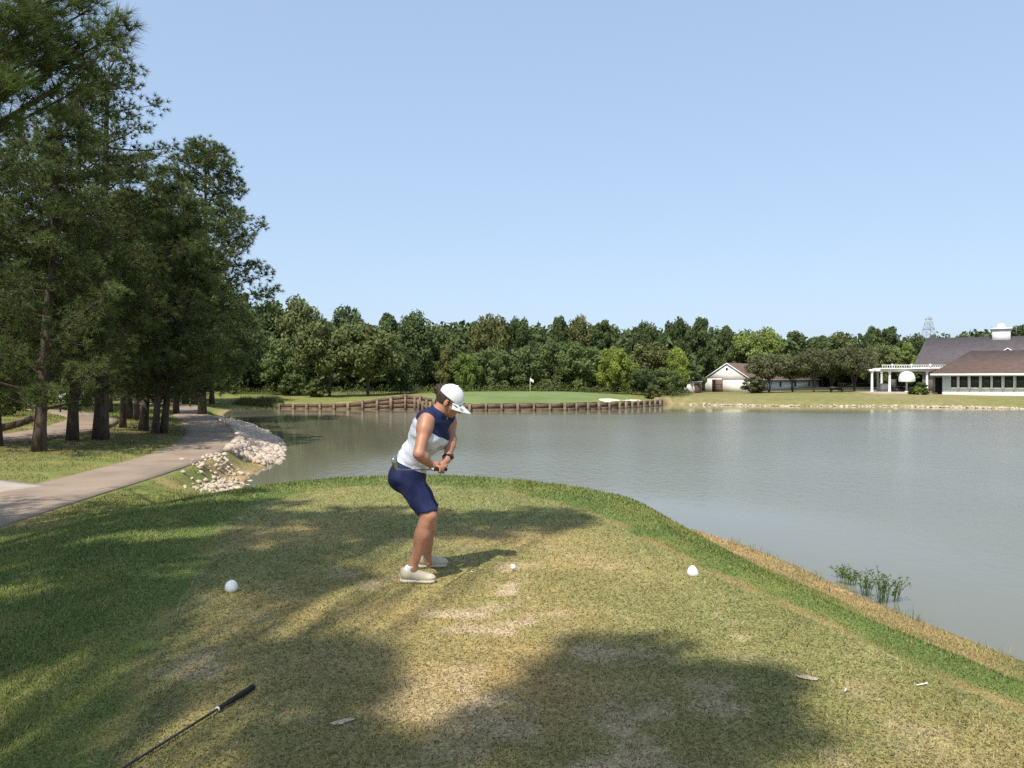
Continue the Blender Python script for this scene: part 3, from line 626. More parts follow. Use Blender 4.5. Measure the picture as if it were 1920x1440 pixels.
# ------------------------------------------------------------------ timber bulkhead round the green
M_timber = mat('weathered_timber', (.20,.135,.085), (.085,.058,.04), scale=2.2, rough=.95, bump=.6, bscale=14, detail=7, stretch=(1, 1, 3))
M_timber2 = mat('weathered_post', (.27,.20,.135), (.12,.085,.06), scale=3.0, rough=.95, bump=.6, bscale=16, detail=7)
bulk = thing('timber_bulkhead', 'brown timber retaining wall with posts along the water round the green', 'retaining wall', (0, 78, ZW))
def on_line(P, s):
    P = np.asarray(P, float); L = np.concatenate([[0], np.cumsum(np.linalg.norm(np.diff(P, axis=0), axis=1))]); s = np.clip(s, 0, L[-1])
    i = min(np.searchsorted(L, s, side='right')-1, len(P)-2); return P[i]+(P[i+1]-P[i])*(s-L[i])/(L[i+1]-L[i]), (P[i+1]-P[i])/(L[i+1]-L[i]), L[-1]
WALL = BULK[:7]-np.array([0, .55]); r = np.random.default_rng(5)
def wall_top(s, L):     # the wall climbs over the mound in its left third
    return np.interp(s, [0, 7.0, 10.5, 13.6, 14.6, 18.2, 19.5, L], [-.98, -.92, -.45, .02, .02, -.62, -.80, -.82])
_, _, L = on_line(WALL, 0); s = 0.0; k = 0
while s < L-.3:
    step = 1.55+r.uniform(-.08, .08); e = min(s+step, L); (a, ta, _), (b, tb, _) = on_line(WALL, s), on_line(WALL, e-1e-6)
    za, zb = wall_top(s, L), wall_top(e, L); nv = np.array([tb[1], -tb[0]]); nv = nv if nv[1] < 0 else -nv
    h = min(za, zb)-ZW; rows = max(2, int(round((max(za, zb)-ZW)/.36)))
    for q in range(rows):
        z0a = ZW-.25 + (za-ZW+.25)*q/rows; z1a = ZW-.25 + (za-ZW+.25)*(q+1)/rows-.018; z0b = ZW-.25+(zb-ZW+.25)*q/rows; z1b = ZW-.25+(zb-ZW+.25)*(q+1)/rows-.018
        j = r.uniform(-.015, .02); th = .07; d0 = nv*(j); d1 = nv*(j-th)
        V = [(*(a+d0), z0a), (*(b+d0), z0b), (*(b+d0), z1b), (*(a+d0), z1a), (*(a+d1), z0a), (*(b+d1), z0b), (*(b+d1), z1b), (*(a+d1), z1a)]
        V = np.array(V)-np.array([0, 78, ZW])
        MB().add(V, Q=[(0,1,2,3),(5,4,7,6),(3,2,6,7),(1,0,4,5),(0,3,7,4),(2,1,5,6)]).build('plank', M_timber, bulk)
    pz = za+r.uniform(-.02, .12); c = a+nv*.12; hw = .10+.02*(k % 3)
    MB().prism([(c[0]-hw, c[1]-78-hw), (c[0]+hw, c[1]-78-hw), (c[0]+hw*.9, c[1]-78+hw), (c[0]-hw, c[1]-78+hw)], -.5, pz-ZW).build('post', M_timber2, bulk)
    s = e; k += 1
# short rough stakes in the notch right of the mound
for i in range(9):
    (a, ta, _) = on_line(WALL, 14.9+i*.42); c = a+np.array([-.1, -.55-.08*(i % 2)]); t = wall_top(14.9+i*.42, L)-.2-.12*(i % 3)
    MB().prism([(c[0]-.11, c[1]-78-.1), (c[0]+.11, c[1]-78-.1), (c[0]+.1, c[1]-78+.1), (c[0]-.1, c[1]-78+.1)], -.4, t-ZW).build('stake', M_timber2, bulk)

# flag
M_white = mat('white_paint', (.80,.79,.76), (.72,.71,.68), scale=3, rough=.55, bump=.05)
M_cream = mat('cream_siding', (.80,.76,.68), (.72,.68,.60), scale=2, rough=.7, bump=.1)
M_blueg = mat('pale_blue_siding', (.74,.80,.84), (.67,.73,.77), scale=1.5, rough=.7, bump=.1)
M_tan = mat('mauve_wall', (.33,.27,.25), (.28,.23,.21), scale=1.5, rough=.8)
M_roof1 = mat('grey_brown_shingle', (.155,.128,.128), (.115,.094,.094), scale=1.6, rough=.9, bump=.5, bscale=18, detail=8)
M_roof2 = mat('brown_shingle', (.175,.115,.088), (.125,.082,.064), scale=1.6, rough=.9, bump=.5, bscale=18, detail=8)
M_glass = mat('dark_window_glass', (.012,.014,.016), (.02,.022,.025), scale=1, rough=.05, spec=.6)
M_dark = mat('opening_shade_paint', (.012,.010,.009), (.008,.007,.006), scale=1, rough=.9)  # shade of an unlit interior, given as a near-black colour
M_door = mat('weathered_brown_door', (.20,.125,.095), (.12,.075,.06), scale=2, rough=.9, bump=.3, stretch=(6, 6, 1))
M_black = mat('black_metal', (.02,.02,.022), (.012,.012,.013), scale=3, rough=.5)
p_ = at(994, 747, 88.0); zf = land1(p_[0], 88.0)+.03
fl = thing('golf_flag', 'white flag on a thin pole standing on the putting green', 'golf flag', (p_[0], 88.0, zf))
MB().tube([(0, 0, -.05), (0, 0, 1.2), (0, 0, 2.15)], [.03, .028, .022], 6).build('pole', mat('flag_pole', (.75,.72,.5), (.7,.67,.45), rough=.5), fl)
V = []; 
for i in range(6):
    for j in range(2): V.append((.02+.075*i, .03*math.sin(i*1.3), 2.14-.34*j-.05*i*(1-j*.3)))
V = np.array(V); V2 = V+np.array([0, .012, 0]); Q = [(2*i, 2*i+1, 2*i+3, 2*i+2) for i in range(5)]; Q += [tuple(12+x for x in q[::-1]) for q in Q]
MB().add(np.concatenate([V, V2]), Q=Q).build('flag_cloth', M_white, fl)

# ------------------------------------------------------------------ barn, shed
def frame_at(t, lo, hi, wd, th, m, name='frame'):     # rectangular frame in the local xz plane, front at y=lo[1]
    mb = MB(); (x0, y, z0), (x1, z1) = lo, hi
    mb.box((x0-wd, y-th, z0-wd), (x0, y, z1+wd)); mb.box((x1, y-th, z0-wd), (x1+wd, y, z1+wd)); mb.box((x0, y-th, z1), (x1, y, z1+wd)); mb.box((x0, y-th, z0-wd), (x1, y, z0))
    return mb.build(name, m, t)
bx, by = (1363-CX)/F*122, 122.0; bz = land1(bx, by)-.05
barn = thing('barn', 'white gabled barn with brown roof and a long low wing behind trees', 'barn', (bx, by, bz), math.radians(-36))
W2, He, Ap, Ln = 3.5, 2.1, 4.35, 38.0       # local: gable in the xz plane at y=0, building runs along +y... then to the right
MB().prism([(-W2, 0), (W2, 0), (W2, Ln), (-W2, Ln)], -.3, He).build('wall', M_cream, barn)
MB().add([(-W2, 0, He), (W2, 0, He), (0, 0, Ap-.12), (-W2, .2, He), (W2, .2, He), (0, .2, Ap-.12)], T=[(0,1,2),(5,4,3)], Q=[(0,2,5,3),(1,4,5,2),(0,3,4,1)]).build('gable', M_cream, barn)
mb = MB(); ov = .45; sl_ = (Ap-He)/W2
for sg in (-1, 1):
    a = np.array([0, -.12, Ap]); e = np.array([sg*(W2+ov), -.12, He-ov*sl_]); up = np.array([0, 0, .14]); bk = np.array([0, Ln+.5, 0])
    V = [a, e, e+bk, a+bk, a+up, e+up, e+up+bk, a+up+bk]
    mb.add(V, Q=[(0,1,2,3),(4,7,6,5),(0,4,5,1),(1,5,6,2),(2,6,7,3)] if sg < 0 else [(0,3,2,1),(4,5,6,7),(0,1,5,4),(1,2,6,5),(2,3,7,6)])
roof = mb.build('roof', M_roof2, barn)
for sg in (-1, 1):
    MB().tube([(0, -.15, Ap+.04), (sg*(W2+ov), -.15, He-ov*sl_+.04)], .08, 4).build('bargeboard', M_white, barn)
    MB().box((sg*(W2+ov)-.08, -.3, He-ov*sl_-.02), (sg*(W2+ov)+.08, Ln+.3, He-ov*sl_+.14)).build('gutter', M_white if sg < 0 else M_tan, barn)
MB().box((-2.35, -.06, -.25), (-1.75, -.01, 1.95)).build('doorway', M_dark, barn)  # solid panel on the wall, interior shade painted on it
dr = MB().box((-1.75, -.16, -.25), (-.65, -.08, 1.95)).build('sliding_door', M_door, barn); MB().box((-.85, -.2, .8), (-.78, -.16, 1.1)).build('handle', M_black, dr)
for z in (.45, 1.2): MB().box((-1.72, -.185, z), (-.68, -.162, z+.12)).build('batten', M_door, dr)
MB().box((-.6, -.13, -.25), (2.95, -.05, 1.9)).build('large_door', M_cream, barn)
MB().box((-.75, -.2, 2.0), (3.05, -.06, 2.09)).build('door_rail', M_tan, barn)
MB().box((-.16, -.06, 3.35), (.16, -.012, 3.75)).build('gable_vent', M_black, barn)
for i in range(4):                                      # windows along the shaded long side
    y0 = 6.0+i*8.2; MB().box((W2+.005, y0, .75), (W2+.05, y0+.8, 1.6)).build('window', M_glass, barn)
sx = (1302-CX)/F*116; sz = land1(sx, 116)
shed = thing('shed', 'small white shed with a brown door left of the barn', 'shed', (sx, 116, sz), math.radians(10))
MB().box((-1.15, 0, -.2), (1.15, 1.8, 1.5)).build('wall', M_cream, shed)
mb = MB().add([(-1.25, -.15, 1.5), (1.25, -.15, 1.62), (1.25, 1.95, 1.62), (-1.25, 1.95, 1.5), (-1.25, -.15, 1.56), (1.25, -.15, 1.70), (1.25, 1.95, 1.70), (-1.25, 1.95, 1.56)], Q=[(0,3,2,1),(4,5,6,7),(0,1,5,4),(1,2,6,5),(2,3,7,6),(3,0,4,7)]); mb.build('roof', M_white, shed)
dr = MB().box((.02, -.07, -.15), (1.1, -.01, 1.42)).build('door', M_door, shed)
for z in (.2, .75, 1.2): MB().box((.06, -.095, z), (1.06, -.072, z+.08)).build('batten', M_door, dr)

# ------------------------------------------------------------------ clubhouse
hx, hy = 55.2, 102.6; hz = -.52
club = thing('clubhouse', 'long clubhouse with pale blue window wall, brown roofs and a white cupola', 'clubhouse', (hx, hy, hz), math.radians(-30))
CC, SS = math.cos(math.radians(30)), math.sin(math.radians(30))
def lx_(px, ly=0.0): u = (px-CX)/F; return (u*(hy+CC*ly)-hx-SS*ly)/(CC+u*SS)
X1 = 30.0
MB().box((0, 0, .42), (X1, 9, 2.62)).build('wall', M_blueg, club)
MB().box((-.02, -.12, -.3), (X1, 9, .42)).build('foundation', M_cream, club)
wins = [(1783,1794),(1799,1814.5),(1820,1835.5),(1841,1857),(1861.5,1877.5),(1883.5,1900),(1905.5,1923),(1928,1945)]
for a, b in wins:
    x0, x1 = lx_(a), lx_(b)
    f = frame_at(club, (x0, -.002, .98), (x1, 2.5), .07, .06, M_white, 'window'); MB().box((x0, -.03, .98), (x1, -.004, 2.5)).build('pane', M_glass, f)
    if x1-x0 > .9:
        MB().box(((x0+x1)/2-.02, -.045, .98), ((x0+x1)/2+.02, -.031, 2.5)).build('glazing_bar', M_black, f)
for i in range(9):
    x = lx_(1796.5+21*i)
    if i > 0: x -= .02
    MB().box((x-.09, -.10, .42), (x+.09, -.003, 2.6)).build('pilaster', M_blueg, club)
MB().box((-1.15, .9, -.05), (-.02, 9, 2.6)).build('entrance_wall', M_tan, club)
MB().box((-.85, .82, -.05), (-.08, .895, 2.25)).build('entrance_door', M_dark, club)  # no real recess: the dark inside is painted on this panel
def slab(mb, P, th):
    P = np.array(P, float); n_ = len(P); V = np.concatenate([P, P+np.array([0, 0, th])]); Q = [(i, (i+1) % n_, n_+(i+1) % n_, n_+i) for i in range(n_)]
    if n_ == 4: return mb.add(V, Q=Q+[(3,2,1,0),(4,5,6,7)])
    return mb.add(V, T=[(2,1,0),(3,4,5)], Q=Q)
EL, ER, EF, EB, Ez, Rz = -1.3, X1+1, -1.0, 15.0, 2.66, 5.75
mb = MB(); rs, rd = 3.1, 7.2
slab(mb, [(EL, EF, Ez), (ER, EF, Ez), (ER, rd, Rz), (rs, rd, Rz)], .12); slab(mb, [(EL, EB, Ez), (EL, EF, Ez), (rs, rd, Rz)], .12); slab(mb, [(ER, EB, Ez), (EL, EB, Ez), (rs, rd, Rz), (ER, rd, Rz)], .12)
mb.build('front_roof', M_roof2, club)
MB().box((EL-.06, EF-.06, Ez-.2), (ER, EF+.04, Ez+.12)).build('fascia', M_white, club); MB().box((EL-.06, EF+.045, Ez-.2), (EL+.04, EB, Ez+.1)).build('fascia', M_white, club)
MB().box((EL+.1, EF+.05, Ez-.12), (ER, 0.6, Ez-.08)).build('soffit', M_white, club)
# main hall behind, with the big roof
BX0, BY0 = -4.3, 15.3
MB().box((BX0+1.2, BY0+1, -.3), (60, BY0+17, 4.2)).build('main_wall', M_tan, club)
mb = MB(); a = (BX0, BY0, 3.75); b = (62, BY0, 3.75); c = (62, BY0+9, 8.35); d_ = (BX0+1.3, BY0+9, 8.35); e = (BX0, BY0+18, 3.75); f_ = (62, BY0+18, 3.75)
slab(mb, [a, b, c, d_], .15); slab(mb, [e, a, d_], .15); slab(mb, [f_, e, d_, c], .15); mb.build('main_roof', M_roof1, club)
MB().box((BX0-.08, BY0-.08, 3.6), (62, BY0+.02, 3.86)).build('main_fascia', M_white, club)
cx_ = lx_(1877, BY0+9); cy_ = BY0+9
cu = MB().box((cx_-1.15, cy_-1.15, 7.4), (cx_+1.15, cy_+1.15, 9.5)).build('cupola', M_white, club)
MB().box((cx_-1.4, cy_-1.4, 9.5), (cx_+1.4, cy_+1.4, 9.72)).build('cupola_cap', M_white, cu)
MB().lathe([(.62, 9.72), (.60, 10.0), (.48, 10.25), (.25, 10.42), (.02, 10.48)], 14, (cx_, cy_, 0)).build('cupola_dome', M_white, cu, True)
MB().tube([(cx_+1.9, cy_, 8.2), (cx_+1.9, cy_, 10.2)], .03, 5).build('antenna', M_tan, club)
gx_ = lx_(1889, 11)
mb = MB(); slab(mb, [(gx_-1.0, 10.6, 5.5), (gx_, 10.6, 6.15), (gx_, 15.5, 6.15), (gx_-1.0, 15.5, 5.5)], .14); slab(mb, [(gx_+1.0, 15.5, 5.5), (gx_, 15.5, 6.15), (gx_, 10.6, 6.15), (gx_+1.0, 10.6, 5.5)][::-1], .14)
dm = mb.build('dormer_roof', M_roof1, club)
MB().add([(gx_-.9, 10.75, 5.3), (gx_+.9, 10.75, 5.3), (gx_+.9, 10.75, 5.5), (gx_, 10.75, 6.1), (gx_-.9, 10.75, 5.5), (gx_-.9, 15, 5.3), (gx_+.9, 15, 5.3), (gx_+.9, 15, 5.5), (gx_, 15, 6.1), (gx_-.9, 15, 5.5)], T=[(2,3,4),(9,8,7)], Q=[(0,1,2,4),(0,4,9,5),(1,6,7,2),(5,9,7,6)]).build('dormer_front', M_white, dm)
mb = MB(); mb.tube([(gx_-1.05, 10.5, 5.52), (gx_, 10.5, 6.24), (gx_+1.05, 10.5, 5.52)], .09, 4); mb.build('dormer_trim', M_white, dm)
# pergola on the terrace
px0 = (1650-CX)/F*107; perg = thing('pergola', 'white columned pergola with balustrade beside the clubhouse', 'pergola', (px0, 107, -.25))
ter = MB().box((-2.0, -3.4, -.4), (7.6, 8, .12)).build('terrace', M_pale, perg)
def column(x, y, h):
    c = MB().lathe([(.20, .12), (.20, .26), (.155, .3), (.145, h-.3), (.15, h-.18), (.2, h-.12), (.2, h)], 14, (x, y, 0)).build('column', M_white, perg, True); return c
for x, y in [((1635-CX)/F*107-px0, 0), ((1668-CX)/F*107-px0, 0), ((1738-CX)/F*107-px0, 0), ((1646-CX)/F*112-px0, 5), ((1653-CX)/F*114-px0, 7), ((1700-CX)/F*112-px0, 5)]: column(x, y, 2.82)
P1 = (1776-CX)/F*107-px0
MB().box((-1.45, -.25, 2.82), (P1-.9, .25, 3.12)).build('beam', M_white, perg); MB().box((-1.2, 4.75, 2.82), (P1-.9, 5.25, 3.12)).build('beam', M_white, perg)
MB().box((-.1, -.6, 3.12), (P1-.25, 5.6, 3.3)).build('cornice', M_white, perg)
for i in range(9): MB().box((-.9+i*1.02, -.45, 2.98), (-.8+i*1.02, 5.4, 3.115)).build('rafter', M_white, perg)
MB().box((0, -.5, 3.62), (P1, -.4, 3.72)).build('rail', M_white, perg)
for i in range(27): MB().box((.1+i*.32, -.48, 3.3), (.16+i*.32, -.42, 3.62)).build('baluster', M_white, perg)
for x in (1.35, 3.9, 6.4): MB().box((x, -.54, 3.3), (x+.16, -.36, 3.84)).build('newel', M_white, perg)
# terrace furniture
ux = (1700.5-CX)/F*106
um = thing('patio_umbrella', 'white rounded patio umbrella standing on the terrace', 'umbrella', (ux, 106, -.13))
cn = MB().lathe([(1.0, 1.35), (1.04, 1.55), (1.0, 1.95), (.85, 2.35), (.55, 2.62), (.2, 2.72), (.01, 2.74)], 12, (0, 0, 0)).build('canopy', M_white, um)
MB().tube([(0, 0, 0), (0, 0, 2.7)], .06, 8).build('pole', M_white, um); MB().lathe([(.3, 0), (.3, .08), (.08, .12)], 12).build('base', M_cream, um)
for i, (px, d, w_, lab) in enumerate([(1684,107.5,1.5,'dark terrace sofa left of the umbrella pole'),(1709,108,.9,'dark terrace chair right of the umbrella pole')]):
    t = thing('terrace_sofa', lab, 'seat', ((px-CX)/F*d, d, -.13), 0, 'dark terrace seats')
    MB().box((-w_/2, -.4, .12), (w_/2, .4, .42)).build('seat', M_black, t); MB().box((-w_/2, .28, .42), (w_/2, .42, .85)).build('backrest', M_black, t)
    for sg in (-1, 1): MB().box((sg*w_/2-.12*(sg > 0), -.4, .42), (sg*w_/2+.12*(sg < 0), .28, .62)).build('armrest', M_black, t)
    for a in (-1, 1):
        for b in (-1, 1): MB().box((a*(w_/2-.1)-.04, b*.3-.04, 0), (a*(w_/2-.1)+.04, b*.3+.04, .12)).build('leg', M_black, t)
sx_ = (1668-CX)/F*109; st = thing('terrace_bar', 'white stepped serving counter on the terrace behind a column', 'counter', (sx_, 109, -.13))
MB().box((-1.0, 0, 0), (.9, .8, 1.0)).build('cabinet', M_white, st); MB().box((-1.06, -.05, 1.0), (.96, .85, 1.06)).build('countertop', M_cream, st); MB().box((.25, .2, 1.06), (1.0, .8, 1.7)).build('hutch', M_white, st)
# black railing between the trees and the terrace
fx0, fx1 = (1572-CX)/F*110, (1634-CX)/F*110; fen = thing('iron_fence', 'thin black railing between the dull green trees and the pergola', 'fence', (fx0, 110, land1(fx0, 110)))
for z in (.2, 1.15): MB().box((0, -.02, z), (fx1-fx0, .02, z+.05)).build('rail', M_black, fen)
for i in range(19): MB().box((i*.24, -.012, .05), (i*.24+.025, .012, 1.3)).build('bar', M_black, fen)
bn = thing('garden_bench', 'low dark bench under the trees before the long barn wall', 'bench', ((1565-CX)/F*110, 109.4, land1(40, 109.4)))
MB().box((-.9, -.25, .38), (.9, .25, .46)).build('seat', M_black, bn); MB().box((-.9, .2, .46), (.9, .26, .85)).build('backrest', M_black, bn)
for a in (-.8, .75): MB().box((a, -.2, 0), (a+.06, .2, .38)).build('leg', M_black, bn)
# lattice pylon far behind
M_steel = mat('hazed_galvanised_steel', (.42,.44,.47), (.36,.38,.41), scale=1, rough=.5, metal=.2)  # galvanised grey, kept pale to carry the haze of distance in its colour
d = 620.0; pb = at(1741, 712, d); pyl = thing('pylon', 'pale lattice power pylon far behind the clubhouse', 'pylon', (pb[0], d, land1(pb[0], d)))
top = EYE+(712-597)/F*d-land1(pb[0], d); wz = lambda z: np.interp(z, [0, top*.62, top*.72, top*.9, top], [5.5, 2.2, 3.6, 2.2, 2.0])
mb = MB(); zs = np.array([0, .2, .38, .52, .62, .72, .81, .9, 1.0])*top
for sx_ in (-1, 1):
    for sy in (-1, 1): mb.tube([(sx_*wz(z), sy*wz(z), z) for z in zs], .22, 4)
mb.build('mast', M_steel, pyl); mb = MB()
for z0, z1 in zip(zs[:-1], zs[1:]):
    for sy in (-1, 1):
        mb.tube([(-wz(z0), sy*wz(z0), z0), (wz(z1), sy*wz(z1), z1)], .13, 3); mb.tube([(wz(z0), sy*wz(z0), z0), (-wz(z1), sy*wz(z1), z1)], .13, 3); mb.tube([(-wz(z1), sy*wz(z1), z1), (wz(z1), sy*wz(z1), z1)], .13, 3)
        mb.tube([(sy*wz(z0), -wz(z0), z0), (sy*wz(z1), wz(z1), z1)], .13, 3)
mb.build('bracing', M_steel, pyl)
for z, w_ in ((top*.815, 4.9), (top*.985, 3.0)):
    mb = MB()
    for sy in (-1, 1): mb.tube([(-w_, 0, z), (0, sy*1.5, z), (w_, 0, z)], .2, 4); 
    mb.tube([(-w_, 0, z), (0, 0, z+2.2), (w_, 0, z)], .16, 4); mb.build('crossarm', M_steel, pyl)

# ------------------------------------------------------------------ left side: timber edging, ball washer
P = spline([(-21.0, 22.5), (-19.6, 26), (-19.7, 30), (-20.6, 34), (-22.3, 38.3)], 6); ed = thing('timber_edging', 'dark timber edging holding the raised lawn beside the side path', 'edging', (P[0][0], P[0][1], 0))
P = P+np.array([-.55, 0])
for i in range(0, len(P)-1, 2):
    a, b = P[i], P[min(i+2, len(P)-1)]; z = max(land1(*a), land1(*b)); n_ = nrm(np.array([b[1]-a[1], -(b[0]-a[0])]))*.07; a2 = a-ed.location[:2]; b2 = b-ed.location[:2]
    MB().prism([tuple(a2-n_), tuple(b2-n_), tuple(b2+n_), tuple(a2+n_)], z-.3, z+.22+.02*(i % 3)).build('sleeper', M_timber, ed)
bw = onz(113, 772, -.5); bw = np.array([bw[0], bw[1], land1(bw[0], bw[1])])
t = thing('ball_washer', 'white ball washer on a dark post behind the pine trunks at the left', 'ball washer', bw)
MB().tube([(0, 0, -.1), (0, 0, .85)], .05, 8).build('post', M_black, t); MB().lathe([(.02, .82), (.16, .86), (.2, 1.0), (.19, 1.2), (.1, 1.3), (.01, 1.31)], 12).build('housing', M_white, t, True); MB().tube([(.15, 0, 1.1), (.32, 0, 1.15), (.32, 0, 1.28)], .02, 6).build('handle', M_white, t)
# ------------------------------------------------------------------ the golfer (signed-distance body, meshed as one surface)
class Sdf:
    def __init__(s, lo, hi, h):
        s.lo = np.array(lo, float); s.h = h; s.n = np.ceil((np.array(hi)-s.lo)/h).astype(int)+1; s.a = np.full(s.n, 1.0, np.float32)
    def _sub(s, lo, hi):
        i0 = np.clip(np.floor((np.array(lo)-s.lo)/s.h).astype(int), 0, s.n-1); i1 = np.clip(np.ceil((np.array(hi)-s.lo)/s.h).astype(int)+1, 1, s.n)
        sl = tuple(slice(a, b) for a, b in zip(i0, i1)); ax = [s.lo[k]+np.arange(i0[k], i1[k])*s.h for k in range(3)]
        return sl, np.stack(np.meshgrid(*ax, indexing='ij'), -1)
    def put(s, sl, d, k):
        a = s.a[sl]
        if k > 0: hh = np.maximum(k-np.abs(a-d), 0)/k; s.a[sl] = np.minimum(a, d)-hh*hh*k*.25
        else: s.a[sl] = np.minimum(a, d)
        return s
    def cone(s, a, b, ra, rb, k=.02, cuts=(), flat=None):
        a, b = np.asarray(a, float), np.asarray(b, float); m = max(ra, rb)+k+.03
        sl, P = s._sub(np.minimum(a, b)-m, np.maximum(a, b)+m); ab = b-a; t = np.clip(((P-a)@ab)/(ab@ab), 0, 1)
        d = np.linalg.norm(P-a-t[..., None]*ab, axis=-1)-(ra+(rb-ra)*t)
        for p0, nv in cuts: d = np.maximum(d, (P-np.asarray(p0))@nrm(nv))
        return s.put(sl, d, k)
    def ell(s, c, R, ax=None, k=.02, cuts=()):
        c = np.asarray(c, float); R = np.asarray(R, float); m = R.max()+k+.03; sl, P = s._sub(c-m, c+m); q = P-c
        if ax is not None: q = q@np.stack(ax, 1)
        k0 = np.linalg.norm(q/R, axis=-1); k1 = np.linalg.norm(q/(R*R), axis=-1)+1e-9; d = k0*(k0-1)/k1
        for p0, nv in cuts: d = np.maximum(d, (P-np.asarray(p0))@nrm(nv))
        return s.put(sl, d, k)
    def cut(s, p0, nv):
        sl, P = s._sub(s.lo, s.lo+s.n*s.h); s.a = np.maximum(s.a, ((P-np.asarray(p0))@nrm(nv)).astype(np.float32)); return s
    def folds(s, amp, dirs):         # soft cloth creases
        sl, P = s._sub(s.lo, s.lo+s.n*s.h)
        for v, ph in dirs: s.a += (amp*np.sin(P@np.asarray(v)+ph+1.3*np.sin(P@np.array([9., 7., 11.])+ph))).astype(np.float32)
        return s
    def mesh(s):
        a = s.a; ins = a < 0; n = s.n; c = np.zeros(n-1, np.int8)
        for i in (0, 1):
            for j in (0, 1):
                for k in (0, 1): c += ins[i:n[0]-1+i, j:n[1]-1+j, k:n[2]-1+k]
        I = np.argwhere((c > 0) & (c < 8)); vid = -np.ones(n-1, np.int32); vid[tuple(I.T)] = np.arange(len(I))
        acc = np.zeros((len(I), 3)); cnt = np.zeros(len(I)); co = [(i, j, k) for i in (0, 1) for j in (0, 1) for k in (0, 1)]
        val = {o: a[tuple((I+np.array(o)).T)] for o in co}
        for o in co:
            for ax in range(3):
                if o[ax] == 0:
                    o2 = list(o); o2[ax] = 1; o2 = tuple(o2); va, vb = val[o], val[o2]; m = (va < 0) != (vb < 0)
                    t = np.where(m, va/(va-vb+1e-12), 0); p = np.array(o)[None]+np.zeros((len(I), 3)); p[:, ax] += t; acc[m] += p[m]; cnt[m] += 1
        V = s.lo+(I+acc/np.maximum(cnt, 1)[:, None])*s.h; Q = []
        for ax in range(3):
            u, v = (ax+1) % 3, (ax+2) % 3; sl0 = [slice(1, -1)]*3; sl1 = [slice(1, -1)]*3; sl0[ax] = slice(0, -1); sl1[ax] = slice(1, None)
            A, B = ins[tuple(sl0)], ins[tuple(sl1)]; off = np.array([1, 1, 1]); off[ax] = 0
            for flip, m in ((False, A & ~B), (True, ~A & B)):
                E = np.argwhere(m)+off; eu = np.zeros(3, int); eu[u] = 1; ev = np.zeros(3, int); ev[v] = 1
                q = np.stack([vid[tuple((E-eu-ev).T)], vid[tuple((E-ev).T)], vid[tuple(E.T)], vid[tuple((E-eu).T)]], 1); Q.append(q[:, ::-1] if flip else q)
        return V, np.concatenate(Q)
    def build(s, name, mt, parent, off):
        V, Q = s.mesh(); return obj(name, mesh_np(name, V-off, None, Q, True), mt, parent)
M_skin = mat('tanned_skin', (.47,.225,.135), (.40,.185,.11), scale=18, rough=.5, spec=.4, bump=.04)
M_navy = mat('navy_fabric', (.018,.026,.085), (.013,.019,.064), scale=24, rough=.85, bump=.6, bscale=8, detail=6)
M_knit = mat('white_knit', (.66,.67,.72), (.57,.58,.63), scale=30, rough=.85, bump=.7, bscale=9, detail=6)
M_cap = mat('white_cap_cotton', (.80,.79,.76), (.74,.73,.70), scale=20, rough=.8, bump=.04)
M_hair = mat('brown_hair', (.075,.042,.024), (.03,.017,.011), scale=60, rough=.5, spec=.4, bump=.9, bscale=90, stretch=(1, 1, .3))
M_shoe = mat('beige_shoe_leather', (.55,.47,.35), (.46,.39,.28), scale=14, rough=.6, bump=.08)
M_sole = mat('off_white_rubber', (.62,.57,.47), (.5,.45,.36), scale=12, rough=.7)
M_lens = mat('dark_lens', (.01,.009,.008), (.015,.012,.01), scale=3, rough=.25, spec=.35)
M_grip = mat('rubber_grip', (.018,.018,.018), (.011,.011,.011), scale=80, rough=.75, bump=.4, bscale=200)
M_shaft = mat('steel_shaft', (.30,.30,.31), (.22,.22,.23), scale=30, rough=.28, metal=.9)
M_iron = mat('club_head_steel', (.42,.42,.42), (.30,.30,.30), scale=20, rough=.3, metal=.85)
M_watch = mat('black_watch', (.015,.015,.016), (.01,.01,.01), scale=20, rough=.4)
M_ball = mat('white_ball', (.82,.82,.80), (.76,.76,.75), scale=40, rough=.35, bump=.15, bscale=420)
M_clip = mat('grey_clip', (.35,.36,.38), (.2,.2,.22), scale=200, rough=.4, metal=.4)
G0 = np.array([-.70, 6.0, 0.0])
lady = thing('person', 'golfer in white cap, navy and white sleeveless top and navy shorts, mid swing', 'person', G0)
UP = np.array([0, 0, 1.]); Rsh, Lsh = at(799, 789, 5.83), at(842, 784, 6.16)
Rel, Lel = at(785, 851, 5.70), at(846, 824, 6.09); Rwr, Lwr = at(811, 873, 5.81), at(838, 862, 5.95)
HND = np.array([-.520, 5.865, .822]); HEAD = at(742, 881, 5.12); gd = nrm(HEAD-HND)
pelv = at(766, 893, 5.96); waist = at(775, 858, 5.96); chest = at(800, 815, 5.97); upch = at(813, 790, 5.98); neck0 = at(818, 777, 5.985)
hc = at(845, 749, 5.985); th = math.radians(33); hf = np.array([math.cos(th), -.10, -math.sin(th)]); hf = nrm(hf); hl = nrm(np.cross(UP, hf)); hu = np.cross(hf, hl)
sp = nrm(upch-pelv); lat = nrm(Lsh-Rsh); lat_h = nrm(np.array([.05, 1, 0])); fw = nrm(np.cross(lat, sp)); fw = fw if fw[0] > 0 else -fw; fw_h = nrm(np.cross(lat_h, sp)); fw_h = fw_h if fw_h[0] > 0 else -fw_h
Rhip, Lhip = at(764, 897, 5.875), at(768, 896, 6.06); Rkn, Lkn = at(804, 967, 5.80), at(808, 956, 6.18); Ran, Lan = at(773, 1066, 5.80), at(800, 1046, 6.25)
